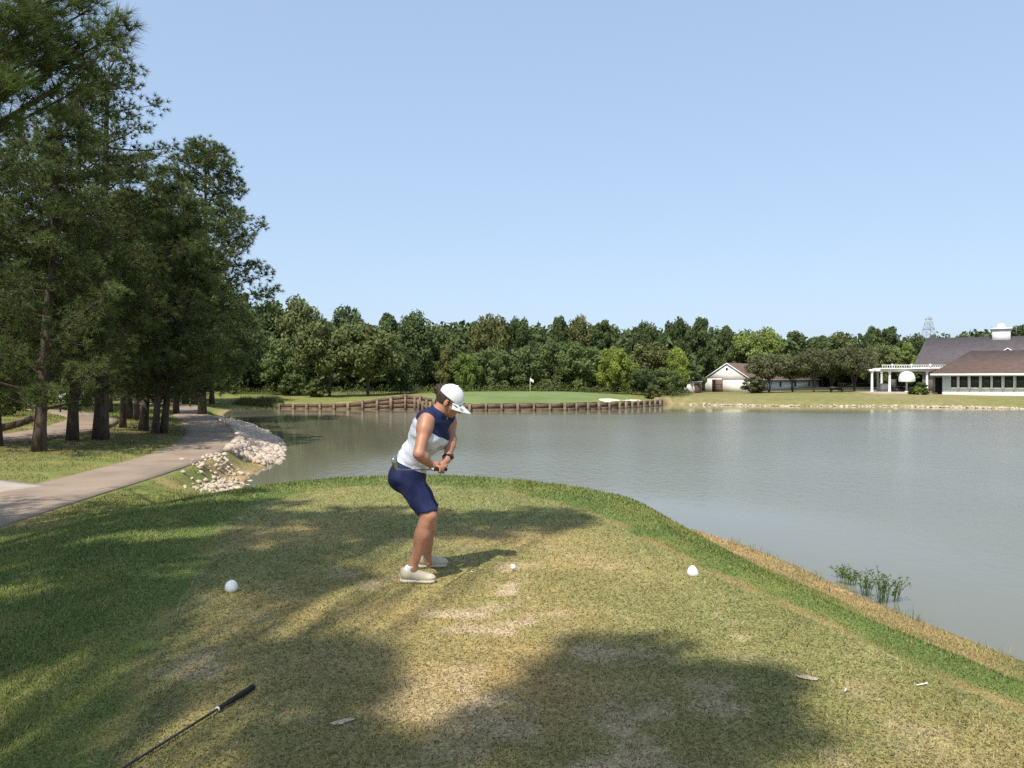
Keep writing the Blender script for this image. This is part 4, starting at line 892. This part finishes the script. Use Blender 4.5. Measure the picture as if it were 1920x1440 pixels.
def torso(s, e, k=.05):
    s.ell(pelv, (.115+e, .172+e, .120+e), (fw_h, lat_h, sp), k); s.ell(pelv-fw_h*.046-sp*.01, (.085+e, .155+e, .10+e), (fw_h, lat_h, sp), k)
    s.ell(waist, (.098+e, .142+e, .13+e), (fw_h, lat_h, sp), k); s.ell(chest, (.104+e, .155+e, .15+e), (fw, lat, sp), k)
    s.ell(upch-sp*.02, (.085+e, .165+e, .085+e), (fw, lat, sp), k)
    for q in (-1, 1): s.ell(chest+fw*.065+lat*q*.075-sp*.005, (.065+e, .075+e, .07+e), (fw, lat, sp), .04)
body = Sdf((-1.02, 5.55, -.01), (-.24, 6.45, 1.50), .006)
torso(body, 0); body.cone(neck0-sp*.02, hc-hu*.05-hf*.02, .062, .052, .03)
# head
body.ell(hc+hu*.01-hf*.012, (.094, .073, .098), (hf, hl, hu), .02); body.ell(hc+hf*.03-hu*.055, (.062, .055, .062), (hf, hl, hu), .03); body.cone(hc+hf*.062-hu*.095, hc+hf*.05-hu*.085, .022, .026, .03)
body.cone(hc+hf*.088-hu*.012, hc+hf*.106-hu*.042, .010, .014, .012); body.cone(hc+hf*.082-hu*.07+hl*.018, hc+hf*.082-hu*.07-hl*.018, .011, .011, .008)
for q in (-1, 1):
    body.ell(hc+hl*q*.076-hu*.032-hf*.004, (.018, .008, .030), (hf, hl, hu), .006); body.ell(hc+hf*.06-hu*.035+hl*q*.04, (.03, .024, .025), (hf, hl, hu), .02)
# arms
def arm(sh, el, wr, q):
    body.cone(sh-lat*q*.02, sh+(el-sh)*.25, .056, .052, .05); body.cone(sh, el, .051, .038, .03)
    fm = el+(wr-el)*.3; body.cone(el, fm, .038, .040, .02); body.cone(fm, wr, .040, .025, .02)
arm(Rsh, Rel, Rwr, -1); arm(Lsh, Lel, Lwr, 1)
def hand(c, wr, flip):
    n0 = nrm((wr-c)-gd*np.dot(wr-c, gd)); s0 = np.cross(gd, n0)*flip
    body.cone(wr, c+n0*.038+s0*.01, .027, .024, .02); body.ell(c+n0*.030+s0*.012, (.042, .030, .018), (gd, s0, n0), .015)
    for i in range(4):
        o = c+gd*(-.033+.0215*i); rr_ = .0225; L_ = (2.9, 3.5, 3.6, 3.2)[i]; pr = None
        for a in np.linspace(.35, L_, 5):
            p = o+(n0*math.cos(a)+s0*math.sin(a))*(rr_+.002*(i % 2))
            if pr is not None: body.cone(pr, p, .0092, .0086, .003)
            pr = p
    body.cone(c+n0*.03-s0*.016-gd*.02, c+n0*.022-s0*.02+gd*.018, .0125, .0105, .008); body.cone(c+n0*.022-s0*.02+gd*.018, c+n0*.019-s0*.010+gd*.046, .0105, .0088, .003)
hand(HND-gd*.035, Lwr, 1); hand(HND+gd*.045, Rwr, -1)
# legs
def leg(hip, kn, an):
    body.cone(hip, kn, .084, .053, .03); ax = nrm(kn-an); bk = nrm(np.cross(ax, np.cross(ax, np.array([1., 0, 0])))); body.cone(kn, kn+(an-kn)*.12, .054, .047, .03)
    body.cone(kn+(an-kn)*.08, kn+(an-kn)*.36, .045, .048, .02); body.ell(kn+(an-kn)*.30+bk*.022, (.040, .046, .115), (bk, np.cross(ax, bk), ax), .03); body.cone(kn+(an-kn)*.36, an, .047, .032, .03); body.cone(an, an+np.array([.015, 0, -.04]), .033, .030, .02)
leg(Rhip, Rkn, Ran); leg(Lhip, Lkn, Lan)
bd = body.build('body', M_skin, lady, G0)
# eyes and brows under the cap are part of the face
for q in (-1, 1): MB().add(*[(lambda v, q2: (v, (), q2))(*Sdf(hc+hf*.078-hu*.02+hl*q*.03-.012, hc+hf*.078-hu*.02+hl*q*.03+.012, .003).ell(hc+hf*.078-hu*.02+hl*q*.03, (.007, .009, .006), (hf, hl, hu), 0).mesh())][0]).build('eye', M_cap, bd, True, loc=tuple(-G0))
# top: white body with navy yoke
top_ = Sdf((-1.02, 5.66, .74), (-.36, 6.34, 1.36), .0055); torso(top_, .017)
top_.cone(Rsh+lat*.040, Lsh-lat*.040, .064, .064, .04); top_.cone(neck0-sp*.03, neck0+nrm(hc-neck0)*.028, .080, .071, .03, cuts=[(neck0+nrm(hc-neck0)*.030, nrm(hc-neck0))])
hem = at(764, 871, 5.96)
top_.folds(.0018, [((70, 20, 55), 0), ((35, -30, 95), 1.0), ((20, 25, -60), 2.0)])
top_.cut(hem, -sp-fw*.02)
V, Q = top_.mesh(); c = V[Q].mean(1)
yk = ((c-(chest+sp*.055+fw*.04))@nrm(sp*1.0+fw*.28-0*lat)) > 0
for nm2, m, sel in (('top', M_knit, ~yk), ('yoke', M_navy, yk)):
    u, inv = np.unique(Q[sel], return_inverse=True); o = obj(nm2, mesh_np(nm2, V[u]-G0, None, inv.reshape(-1, 4), True), m, lady)
    if nm2 == 'top': tp = o
    else: o['label'] = 'navy shoulder yoke and collar'
yo = o
cz = neck0+nrm(hc-neck0)*.02+fw*.068
mb = MB(); mb.tube([cz-lat*.035-G0, cz+fw*.012-sp*.03-lat*.01-G0, cz+fw*.02-sp*.07-G0], .004, 5); mb.tube([cz+lat*.035-G0, cz+fw*.014-sp*.03+lat*.012-G0, cz+fw*.02-sp*.07-G0], .004, 5); mb.build('piping', M_cap, yo)
# shorts
sh_ = Sdf((-1.02, 5.66, .40), (-.42, 6.40, .92), .0055); e = .013
sh_.ell(pelv, (.115+e, .172+e, .120+e), (fw_h, lat_h, sp), .05); sh_.ell(pelv-fw_h*.046-sp*.01, (.085+e, .155+e, .10+e), (fw_h, lat_h, sp), .05); sh_.ell(waist, (.108, .150, .13), (fw_h, lat_h, sp), .05, cuts=[(waist+sp*.03, sp)])
for hip, kn in ((Rhip, Rkn), (Lhip, Lkn)):
    t = nrm(kn-hip); sh_.cone(hip, kn+t*.06, .098, .066, .03, cuts=[(hip+(kn-hip)*.93, nrm(t+np.array([-.28, 0, 0])))])
sh_.folds(.0020, [((42, 10, -30), .3), ((16, -16, 46), 1.7), ((60, 12, 16), 2.6)])
so_ = sh_.build('shorts', M_navy, lady, G0)
# cap
cp = Sdf(hc-.19, hc+.24, .004); cp.ell(hc+hu*.008-hf*.008, (.106, .084, .106), (hf, hl, hu), 0, cuts=[(hc+hu*.012-hf*.03, -hu-hf*.10)])
cap_ = cp.build('cap', M_cap, lady, G0)
n1, n2 = 12, 7; V = []
for i in range(n1+1):
    a = -1.15+2.3*i/n1
    for j in range(n2+1):
        u = j/n2; rr_ = .088+(.100*math.cos(a*.8)**1.2)*u; p = hc+hf*math.cos(a)*rr_*1.02+hl*math.sin(a)*(.080+.012*u)-hu*(-.016+.045*(math.sin(a)**2)*(.5+.5*u)+.022*u); V.append(p)
V = np.array(V); Q = [(i*(n2+1)+j, i*(n2+1)+j+1, (i+1)*(n2+1)+j+1, (i+1)*(n2+1)+j) for i in range(n1) for j in range(n2)]; m_ = len(V); Q2 = [tuple(m_+x for x in q[::-1]) for q in Q]
ed_ = [(i*(n2+1)+n2, (i+1)*(n2+1)+n2, m_+(i+1)*(n2+1)+n2, m_+i*(n2+1)+n2)[::-1] for i in range(n1)]
vz = MB().add(np.concatenate([V, V-hu*.004])-G0, Q=Q+Q2+ed_).build('visor', M_cap, cap_, True)
pc = hc+hf*.095-hl*.066+hu*.012
MB().tube([pc-hl*.002-G0, pc-hl*.014-G0], .010, 12).build('marker_clip', M_clip, cap_)
MB().lathe([(.008, 0), (.006, .005), (.001, .006)], 8).build('button', M_cap, cap_, True, loc=tuple(hc+hu*.114-hf*.008-G0))
# hair and bun
hr = Sdf(hc-.2, hc+.16, .004); hr.ell(hc+hu*.006-hf*.016, (.100, .0785, .100), (hf, hl, hu), .01, cuts=[(hc+hf*.012, hf+hu*.25), (hc-hu*.062, -hu)])
for i in range(16):
    a = i*2.4; hr.ell(hc-hf*(.112+.018*math.sin(a*1.7))+hu*(.012+.024*math.cos(a))+hl*.026*math.sin(a), (.018, .014, .017), None, .012)
hr.ell(hc-hf*.112+hu*.010, (.028, .034, .036), (hf, hl, hu), .012)
for i in range(5): a = i*1.1; hr.cone(hc-hf*.12+hu*(.02+.03*math.cos(a)), hc-hf*(.145)+hu*(.02+.055*math.cos(a))+hl*.04*math.sin(a), .007, .003, .01)
hr.build('hair', M_hair, lady, G0)
# sunglasses
sg_ = Sdf(hc-.15, hc+.15, .0035)
for q in (-1, 1):
    sg_.ell(hc+hf*.094-hu*.022+hl*q*.034, (.010, .030, .019), (nrm(hf+hl*q*.25), nrm(hl-hf*q*.25), hu), .004); sg_.cone(hc+hf*.082-hu*.014+hl*q*.066, hc-hf*.004-hu*.014+hl*q*.080, .0045, .004, .004)
sg_.cone(hc+hf*.103-hu*.018+hl*.02, hc+hf*.103-hu*.018-hl*.02, .005, .005, .004); gl = sg_.build('sunglasses', M_lens, lady, G0)
# watch on the far wrist
wd_ = nrm(Lwr-Lel); wp = Lwr-wd_*.022; u0 = nrm(np.cross(wd_, np.array([0, 1., 0.]))); v0 = np.cross(wd_, u0); mb = MB(); k = 20
ring = [(wp+(u0*math.cos(a)+v0*math.sin(a))*.0335) for a in np.linspace(0, 2*math.pi, k)]; mb.tube(np.array(ring)-G0, .0075, 6, False); wt = mb.build('watch', M_watch, lady, True)
od = nrm(np.array([.9, -.45, .1])-wd_*np.dot(np.array([.9, -.45, .1]), wd_)); MB().tube([wp+od*.030-G0, wp+od*.044-G0], .019, 16).build('watch_face', M_watch, wt)
# socks and shoes
def shoe(an, heel, toe, zg):
    d = nrm(np.array([toe[0]-heel[0], toe[1]-heel[1], 0])); lt = np.array([-d[1], d[0], 0]); L_ = np.hypot(*(toe[:2]-heel[:2])); h0 = np.array([heel[0], heel[1], zg])
    s = Sdf(h0+np.minimum(d*L_, 0)-.10, h0+np.maximum(d*L_, 0)+.14, .004); P = lambda f, z, l=0: h0+d*L_*f+UP*z+lt*l
    s.cone(P(.16, .052), P(.30, .054), .037, .036, .02); s.ell(P(.18, .085), (.040, .034, .040), (d, lt, UP), .03, cuts=[(P(.18, .098), UP+d*.25)]); s.cone(P(.3, .062), P(.62, .040), .037, .033, .03); s.cone(P(.55, .042), P(.84, .034), .036, .030, .03)
    s.ell(P(.8, .034, .004), (.055, .041, .026), (d, lt, UP), .02); s.cut(P(.5, .019), -UP); up = s.build('shoe', M_shoe, lady, G0)
    out = [(0, 0), (.02, .6), (.12, .9), (.3, .82), (.5, .8), (.72, 1.05), (.88, .9), (.97, .5), (1.0, 0)]
    poly = [tuple((P(f, 0, w_*.041)-G0)[:2]) for f, w_ in out]+[tuple((P(f, 0, -w_*.041)-G0)[:2]) for f, w_ in out[-2:0:-1]]
    MB().prism(poly, zg+.002, zg+.022).build('sole', M_sole, up)
    mb = MB()
    for f in (.36, .44, .52): mb.tube([P(f, .092-.055*(f-.3), .022)-G0, P(f+.02, .101-.065*(f-.3), 0)-G0, P(f, .092-.055*(f-.3), -.022)-G0], .0035, 5)
    mb.build('laces', M_cap, up)
    k = Sdf(h0-.1, h0+.26, .004); k.cone(an+np.array([.0, 0, .03]), P(.20, .06), .0395, .038, .02); k.cut(an+np.array([0, 0, .020]), UP+d*.05); k.build('sock', M_cap, lady, G0)
zg = .010
shoe(Ran, np.array([-.813, 5.81]), np.array([-.556, 5.79]), zg); shoe(Lan, np.array([-.735, 6.26]), np.array([-.512, 6.30]), zg)
# clubs
def club_obj(name, label, butt, head, head_up, face, m_sh, loc):
    t = thing(name, label, 'golf club', loc); loc = np.asarray(loc); d = nrm(head-butt); L_ = np.linalg.norm(head-butt)
    MB().tube([butt+d*.26-loc, head-loc], [.0058, .0045], 8).build('shaft', m_sh, t, True)
    gr = MB().tube([butt-loc, butt+d*.004-loc, butt+d*.10-loc, butt+d*.262-loc], [.0125, .0140, .0125, .0095], 12).build('grip', M_grip, t, True)
    MB().tube([butt+d*.262-loc, butt+d*.268-loc], .0100, 10).build('ferrule_ring', M_cap, gr)
    s = nrm(face-d*np.dot(face, d)); nn = np.cross(d, s); lie = nrm(s*.88+d*.47); hgt = nrm(np.cross(nn, lie)); hgt = hgt if np.dot(hgt, -d) > 0 else -hgt
    o = head-loc; prof = [(0, -.012), (.078, -.012), (.086, .006), (.084, .046), (.070, .056), (.03, .040), (0, .024)]
    V = [o+lie*a+hgt*b+nn*(.009 if b < .02 else .0035) for a, b in prof]+[o+lie*a+hgt*b-nn*(.009 if b < .02 else .0035) for a, b in prof]; k = len(prof)
    cA = np.mean(V[:k], 0); cB = np.mean(V[k:], 0); V += [cA, cB]; T = []; Q = []
    for i in range(k): j = (i+1) % k; Q.append((i, j, k+j, k+i)); T += [(j, i, 2*k), (k+i, k+j, 2*k+1)]
    MB().add(V, T, Q).build('club_head', M_iron, t); MB().tube([head-d*.055-loc, head+lie*.008-loc], [.0065, .0075], 8).build('hosel', M_iron, t, True); return t
club_obj('golf_club', 'iron club held in both hands of the golfer, head behind her hip', HND-gd*.10, HEAD, UP, np.array([-.1, -.1, 1.]), M_shaft, (HND[0], HND[1], 0))
b0 = onz(474, 1291, .02); e0 = np.array([-1.50, 2.86, .03]); e0 = b0+nrm(e0-b0)*.98
club_obj('golf_club', 'dark gripped golf club lying on the turf at the bottom left', np.array([b0[0], b0[1], .026]), np.array([e0[0], e0[1], .022]), UP, np.array([-1., .2, 0.]), mat('dark_shaft', (.07,.07,.075), (.03,.03,.032), scale=25, rough=.3, metal=.7), (b0[0], b0[1], 0))
# ball on its tee, markers
bp_ = onz(962, 1074, .0)
t = thing('golf_ball', 'white golf ball teed up in front of the golfer', 'golf ball', (bp_[0], bp_[1], .0))
bb = MB(); pr = [(.02135*math.sin(a), .0425-.02135*math.cos(a)) for a in np.linspace(.03, math.pi-.03, 14)]; bb.lathe(pr, 20); bb.build('ball', M_ball, t, True)
t2 = thing('golf_tee', 'short wooden peg holding the golf ball off the grass', 'tee peg', (bp_[0], bp_[1], 0)); MB().lathe([(.003, -.03), (.003, .012), (.006, .0185), (.0065, .0205), (.001, .019)], 10).build('peg', mat('tee_wood', (.6,.45,.28), (.5,.36,.2), scale=20, rough=.7), t2, True)
M_mark = mat('white_marker_plastic', (.80,.80,.79), (.74,.74,.72), scale=14, rough=.45, bump=.06)
for px, py, rz, lab in [(433, 1111, 2.2, 'white rounded tee marker in the shade at the left of the tee'), (1301, 1082, .2, 'white rounded tee marker in the sun at the right of the tee')]:
    p = onz(px, py, 0); t = thing('tee_marker', lab, 'tee marker', (p[0], p[1], 0), rz, 'white tee markers')
    s = Sdf((-.08, -.08, -.03), (.08, .08, .12), .004); ax = (nrm(np.array([.9, 0, .35])), np.array([0, 1., 0]), nrm(np.array([-.35, 0, .9])))
    s.ell((0, 0, .036), (.050, .043, .046), ax, .0, cuts=[((0, 0, .004), (0, 0, -1)), ((.020, 0, .04), (1, 0, .45))]); s.ell((-.004, 0, .045), (.036, .036, .040), None, .01, cuts=[((0, 0, .004), (0, 0, -1)), ((.020, 0, .04), (1, 0, .45))])
    s.build('shell', M_mark, t, np.zeros(3)); MB().tube([(0, 0, -.03), (0, 0, .006)], .012, 8).build('spike', M_black, t)
# broken pegs, dropped on the turf
for px, py, a, L_, lab in [(1730, 1286, .25, .062, 'white broken tee peg lying near the right edge of the tee'), (886, 1074, 2.4, .03, 'white tee stub beside the shadow of the hands'), (1586, 1298, .9, .02, 'tiny white tee splinter between the sand scar and the broken peg')]:
    p = onz(px, py, 0.01); t = thing('broken_tee', lab, 'tee peg', (p[0], p[1], .014), a, 'broken tee pegs'); MB().tube([(-L_/2, 0, 0), (L_*.35, 0, .003), (L_/2, 0, .004)], [.0022, .003, .0052], 8).build('peg', M_mark, t, True)
# ------------------------------------------------------------------ stones along the cove
M_stone = mat('pale_riprap', (.62,.50,.38), (.36,.28,.21), scale=2.6, rough=.9, bump=.4, bscale=20, detail=5)
r = np.random.default_rng(77)
ico = [(0,0,1),(.894,0,.447),(.276,.851,.447),(-.724,.526,.447),(-.724,-.526,.447),(.276,-.851,.447),(.724,.526,-.447),(-.276,.851,-.447),(-.894,0,-.447),(-.276,-.851,-.447),(.724,-.526,-.447),(0,0,-1)]
icf = [(0,1,2),(0,2,3),(0,3,4),(0,4,5),(0,5,1),(1,6,2),(2,7,3),(3,8,4),(4,9,5),(5,10,1),(6,7,2),(7,8,3),(8,9,4),(9,10,5),(10,6,1),(11,7,6),(11,8,7),(11,9,8),(11,10,9),(11,6,10)]
def stones(name, label, pts, smin, smax, lift=.3):
    ic = np.array(ico); V = []; T = []
    for i, (x, y) in enumerate(pts):
        s = r.uniform(smin, smax)*r.uniform(.6, 1); v = ic*(1+r.uniform(-.38, .30, (12, 1)))*np.array([1, r.uniform(.65, 1), r.uniform(.45, .75)])*s; a = r.uniform(0, 6.3)
        v = v@np.array([[math.cos(a), -math.sin(a), 0], [math.sin(a), math.cos(a), 0], [0, 0, 1]]); tl = r.uniform(-.4, .4); v = v@np.array([[1, 0, 0], [0, math.cos(tl), -math.sin(tl)], [0, math.sin(tl), math.cos(tl)]])
        V.append(v+np.array([x, y, 0])+np.array([0, 0, s*lift])); T.append(np.array(icf)+12*i)
    V = np.concatenate(V); P = np.array(pts); z = land(P[:, 0], P[:, 1]); V[:, 2] += np.repeat(np.maximum(z, ZW-.15), 12)
    o = obj(name, mesh_np(name, V, np.concatenate(T)), M_stone); tag(o, label, 'stones', kind='stuff'); return o
x = r.uniform(-19, -8.5, 40000); y = r.uniform(25, 56, 40000); dp = ldist(x, y, PATH); ds = sdist(x, y, SHORE)
k = (dp > 1.05) & (ds > -.45) & (dp < 4.6) & ((y > 27.8) | ((y > 26.4) & (x < -9.4+(y-26.6)*.3) & (x > -10.6))) & (x > np.interp(y, PATH[:, 1], PATH[:, 0])+.9) & (r.uniform(size=40000) < np.where(y < 42, 1, .6))
pts = np.stack([x[k], y[k]], 1)[:3000]
stones('riprap_stones', 'bank of pale broken stones between the cart path and the cove', pts, .10, .24)
pts = []
while len(pts) < 330:
    c = [(-7.7, 21.1, .45, .35), (-6.9, 19.7, .55, .28), (-8.3, 22.8, .35, .5), (-8.9, 24.6, .3, .5)][r.integers(4)]; pts.append((c[0]+r.normal()*c[2], c[1]+r.normal()*c[3]))
pts = np.array(pts); pts = pts[sdist(pts[:, 0], pts[:, 1], SHORE) > -.25]
stones('scattered_stones', 'scattered pale stones on the grass at the near end of the cove', pts, .05, .13)
pts = []
SR = SHORE[(SHORE[:, 1] > 78) & (SHORE[:, 0] > 20)]; SR = SR[np.argsort(SR[:, 0])]
while len(pts) < 520:
    x = r.uniform(21, 58); y = np.interp(x, SR[:, 0], SR[:, 1])+r.normal()*.22; 
    if x > 44 or r.uniform() < .35: pts.append((x, y))
stones('far_bank_stones', 'line of tan stones at the waterline of the far right bank', pts, .10, .30)

# ------------------------------------------------------------------ grass blades
def blades(name, label, x, y, z, tint, L, wd, lay, rnd=r):
    n_ = len(x); a = rnd.uniform(0, 2*math.pi, n_); ln = L*rnd.uniform(.5, 1.2, n_); el = rnd.uniform(*lay, n_)
    d = np.stack([np.cos(a)*np.cos(el), np.sin(a)*np.cos(el), np.sin(el)], 1)*ln[:, None]; b = rnd.uniform(0, 2*math.pi, n_)
    s = np.stack([-np.sin(a), np.cos(a), np.zeros(n_)], 1)*(wd*rnd.uniform(.7, 1.3, n_))[:, None]*.5; P = np.stack([x, y, z], 1)
    V = np.stack([P-s, P+s, P+d], 1).reshape(-1, 3); t = np.repeat(tint, 3, 0)
    o = obj(name, mesh_np(name, V, np.arange(len(V)).reshape(-1, 3), None, False, t), M_blade); tag(o, label, 'grass', kind='stuff'); return o
M_blade = tint_mat('grass_blade', [], rough=.7, bump=0, trans=.25)
def scatter(n_, y0, y1, power=1.0):       # denser close by
    u = r.uniform(0, 1, n_); y = y0*(y1/y0)**u; x = r.uniform(-.72, .72, n_)*(y+.6); return x, y
x, y = scatter(330000, 2.75, 12); dt = sdist(x, y, TEE); k = dt < -.01; x, y = x[k], y[k]
t_ = tee_tint(x, y)*r.uniform(.72, 1.3, (len(x), 1)); br = r.uniform(size=len(x)); t_ = np.where((br < .16)[:, None], np.array((.46,.36,.17))*r.uniform(.7, 1.1, (len(x), 1)), t_); t_ = np.where((br > .92)[:, None], np.array((.10,.14,.04)), t_)
blades('tee_grass', 'short dry mown grass of the tee', x, y, np.full(len(x), .006), t_, .022+.0016*y, .0035+.0006*y, (.1, .8))
x, y = scatter(560000, 2.6, 17); x = np.where(r.uniform(size=len(x)) < .5, x, np.abs(x)*np.sign(x+.3)); z, dt, ds, _ = land(x, y, True)
dpth = ldist(x, y, PATH); k = (dt > -.16*sstep(.35, .75, fbm(x, y, 3.5, 2, 97))) & (ds > .05) & (dpth > 1.2); x, y, z, dt, ds = x[k], y[k], z[k], dt[k], ds[k]
t_ = ground_tint(x, y, dt, ds)*r.uniform(.75, 1.45, (len(x), 1)); br = r.uniform(size=len(x)); t_ = np.where((br < .12)[:, None], np.array((.36,.29,.12)), t_)
blades('rough_grass', 'longer green grass of the rough round the tee', x, y, z-.003, t_, (.018+.0022*y)*np.clip(.5+dt*.8, .5, 1), .0042+.0009*y, (.45, 1.35))
x = r.uniform(-34, -5, 150000); y = 14+r.uniform(0, 1, 150000)**1.6*48; z, dt, ds, _ = land(x, y, True)
dpth = np.minimum(np.minimum(ldist(x, y, PATH), ldist(x, y, PATH2)+.35), ldist(x, y, PATH3)); k = (dt > 3) & (ds > .3) & (dpth > 1.22) & (x > -.68*y) & (fbm(x, y, .9, 3, 95) > .36); x, y, z, dt, ds = x[k], y[k], z[k], dt[k], ds[k]
blades('lawn_grass', 'mown grass of the lawn between the cart paths', x, y, z-.005, ground_tint(x, y, dt, ds)*r.uniform(.7, 1.4, (len(x), 1)), .035+.0022*y, .004+.0007*y, (.5, 1.3))
# taller fringe at the waterline and weeds
n_ = 5200; x = r.uniform(-11, 5.8, n_); y = r.uniform(7, 30, n_); ds = sdist(x, y, SHORE); k = (ds > -.05) & (ds < .55) & (fbm(x, y, .7, 3, 91) > .40); x, y = x[k], y[k]
z = land(x, y); t_ = np.where(r.uniform(size=(len(x), 1)) < .55, np.array((.42,.31,.14)), np.array((.14,.18,.05)))*r.uniform(.7, 1.2, (len(x), 1)); rep = 5; j = r.normal(size=(len(x)*rep, 2))*.05
blades('shore_grass', 'dry straw-coloured grass fringe along the waterline', np.repeat(x, rep)+j[:, 0], np.repeat(y, rep)+j[:, 1], np.repeat(z, rep), np.repeat(t_, rep, 0), .16, .008, (.6, 1.4))
# weedy plants standing in the shallows at the right
M_weed = leafmat('water_weed', (.060,.085,.030), .3, 6, .2); GW = 'weeds at the near right waterline'
for i, (px, py, h, n_, lab) in enumerate([(1655, 1132, .42, 11, 'tallest weed in the water at the near right bank'), (1625, 1118, .34, 9, 'bushy weed just left of the tallest one'), (1598, 1098, .26, 8, 'low green weed where the dry bank meets the water'), (1578, 1084, .20, 8, 'leftmost small weed of the waterline clump'), (1672, 1128, .34, 6, 'thin weed standing farthest out in the water')]):
    p = onz(px, py, ZW); zz = max(land1(p[0], p[1]), ZW-.3); t = thing('water_weed', lab, 'weed', (p[0], p[1], zz), 0, GW); st = MB(); Cc, Dd = [], []
    for q in range(n_):
        a = r.uniform(0, 6.3); R_ = r.uniform(.05, .24); e_ = np.array([math.cos(a)*R_, math.sin(a)*R_, h*r.uniform(.6, 1.1)+ZW-zz]); m_ = e_*.5+np.array([0, 0, .06]); st.tube([(e_[0]*.2, e_[1]*.2, -.05), m_, e_], [.006, .005, .002], 4, False)
        for u in np.linspace(-.6, 1, 9): Cc.append(m_*(1-u)+e_*u); Dd.append(nrm(np.array([math.cos(a*3+u*9), math.sin(a*3+u*9), .5])))
    st.build('stem', M_weed, t); V, T = needle_tris(np.array(Cc), np.array(Dd), 2, .07, .016, r, .6); obj('leaves', mesh_np('leaves', V, T), M_weed, t)
# fallen pine needles and twigs on the turf
n_ = 900; x = r.uniform(-2.6, 1.6, n_); y = r.uniform(3.0, 7.5, n_); blades('needle_litter', 'thin fallen pine needles and clippings strewn on the turf', x, y, land(x, y)+.014, np.array((.42,.31,.15))*r.uniform(.5, 1.3, (n_, 1)), .085, .0035, (.0, .12))
# sandy divots
M_div = mat('divot_sand', (.62,.50,.34), (.48,.37,.24), scale=60, rough=.95, bump=.5, bscale=160)
for px, py, rx, ry, a, lab in [(1515, 1276, .052, .026, -.5, 'pale sandy divot on the right half of the tee'), (640, 1360, .05, .022, .6, 'pale sandy divot in the shade right of the lying club')]:
    p = onz(px, py, 0); k_ = 22; aa_ = np.arange(k_)*2*math.pi/k_; rr_ = 1+r.uniform(-.25, .25, k_); V = [(math.cos(t)*rx*q, math.sin(t)*ry*q, .010) for t, q in zip(aa_, rr_)]+[(math.cos(t)*rx*q*.5, math.sin(t)*ry*q*.5, .012) for t, q in zip(aa_, rr_)]+[(0, 0, .011)]
    Q = [(i, (i+1) % k_, k_+(i+1) % k_, k_+i) for i in range(k_)]; T = [(k_+i, k_+(i+1) % k_, 2*k_) for i in range(k_)]
    o = MB().add(V, T, Q).build('divot', M_div, None, True, loc=(p[0], p[1], .004)); o.rotation_euler = (0, 0, a); tag(o, lab, 'divot', 'sandy divots')
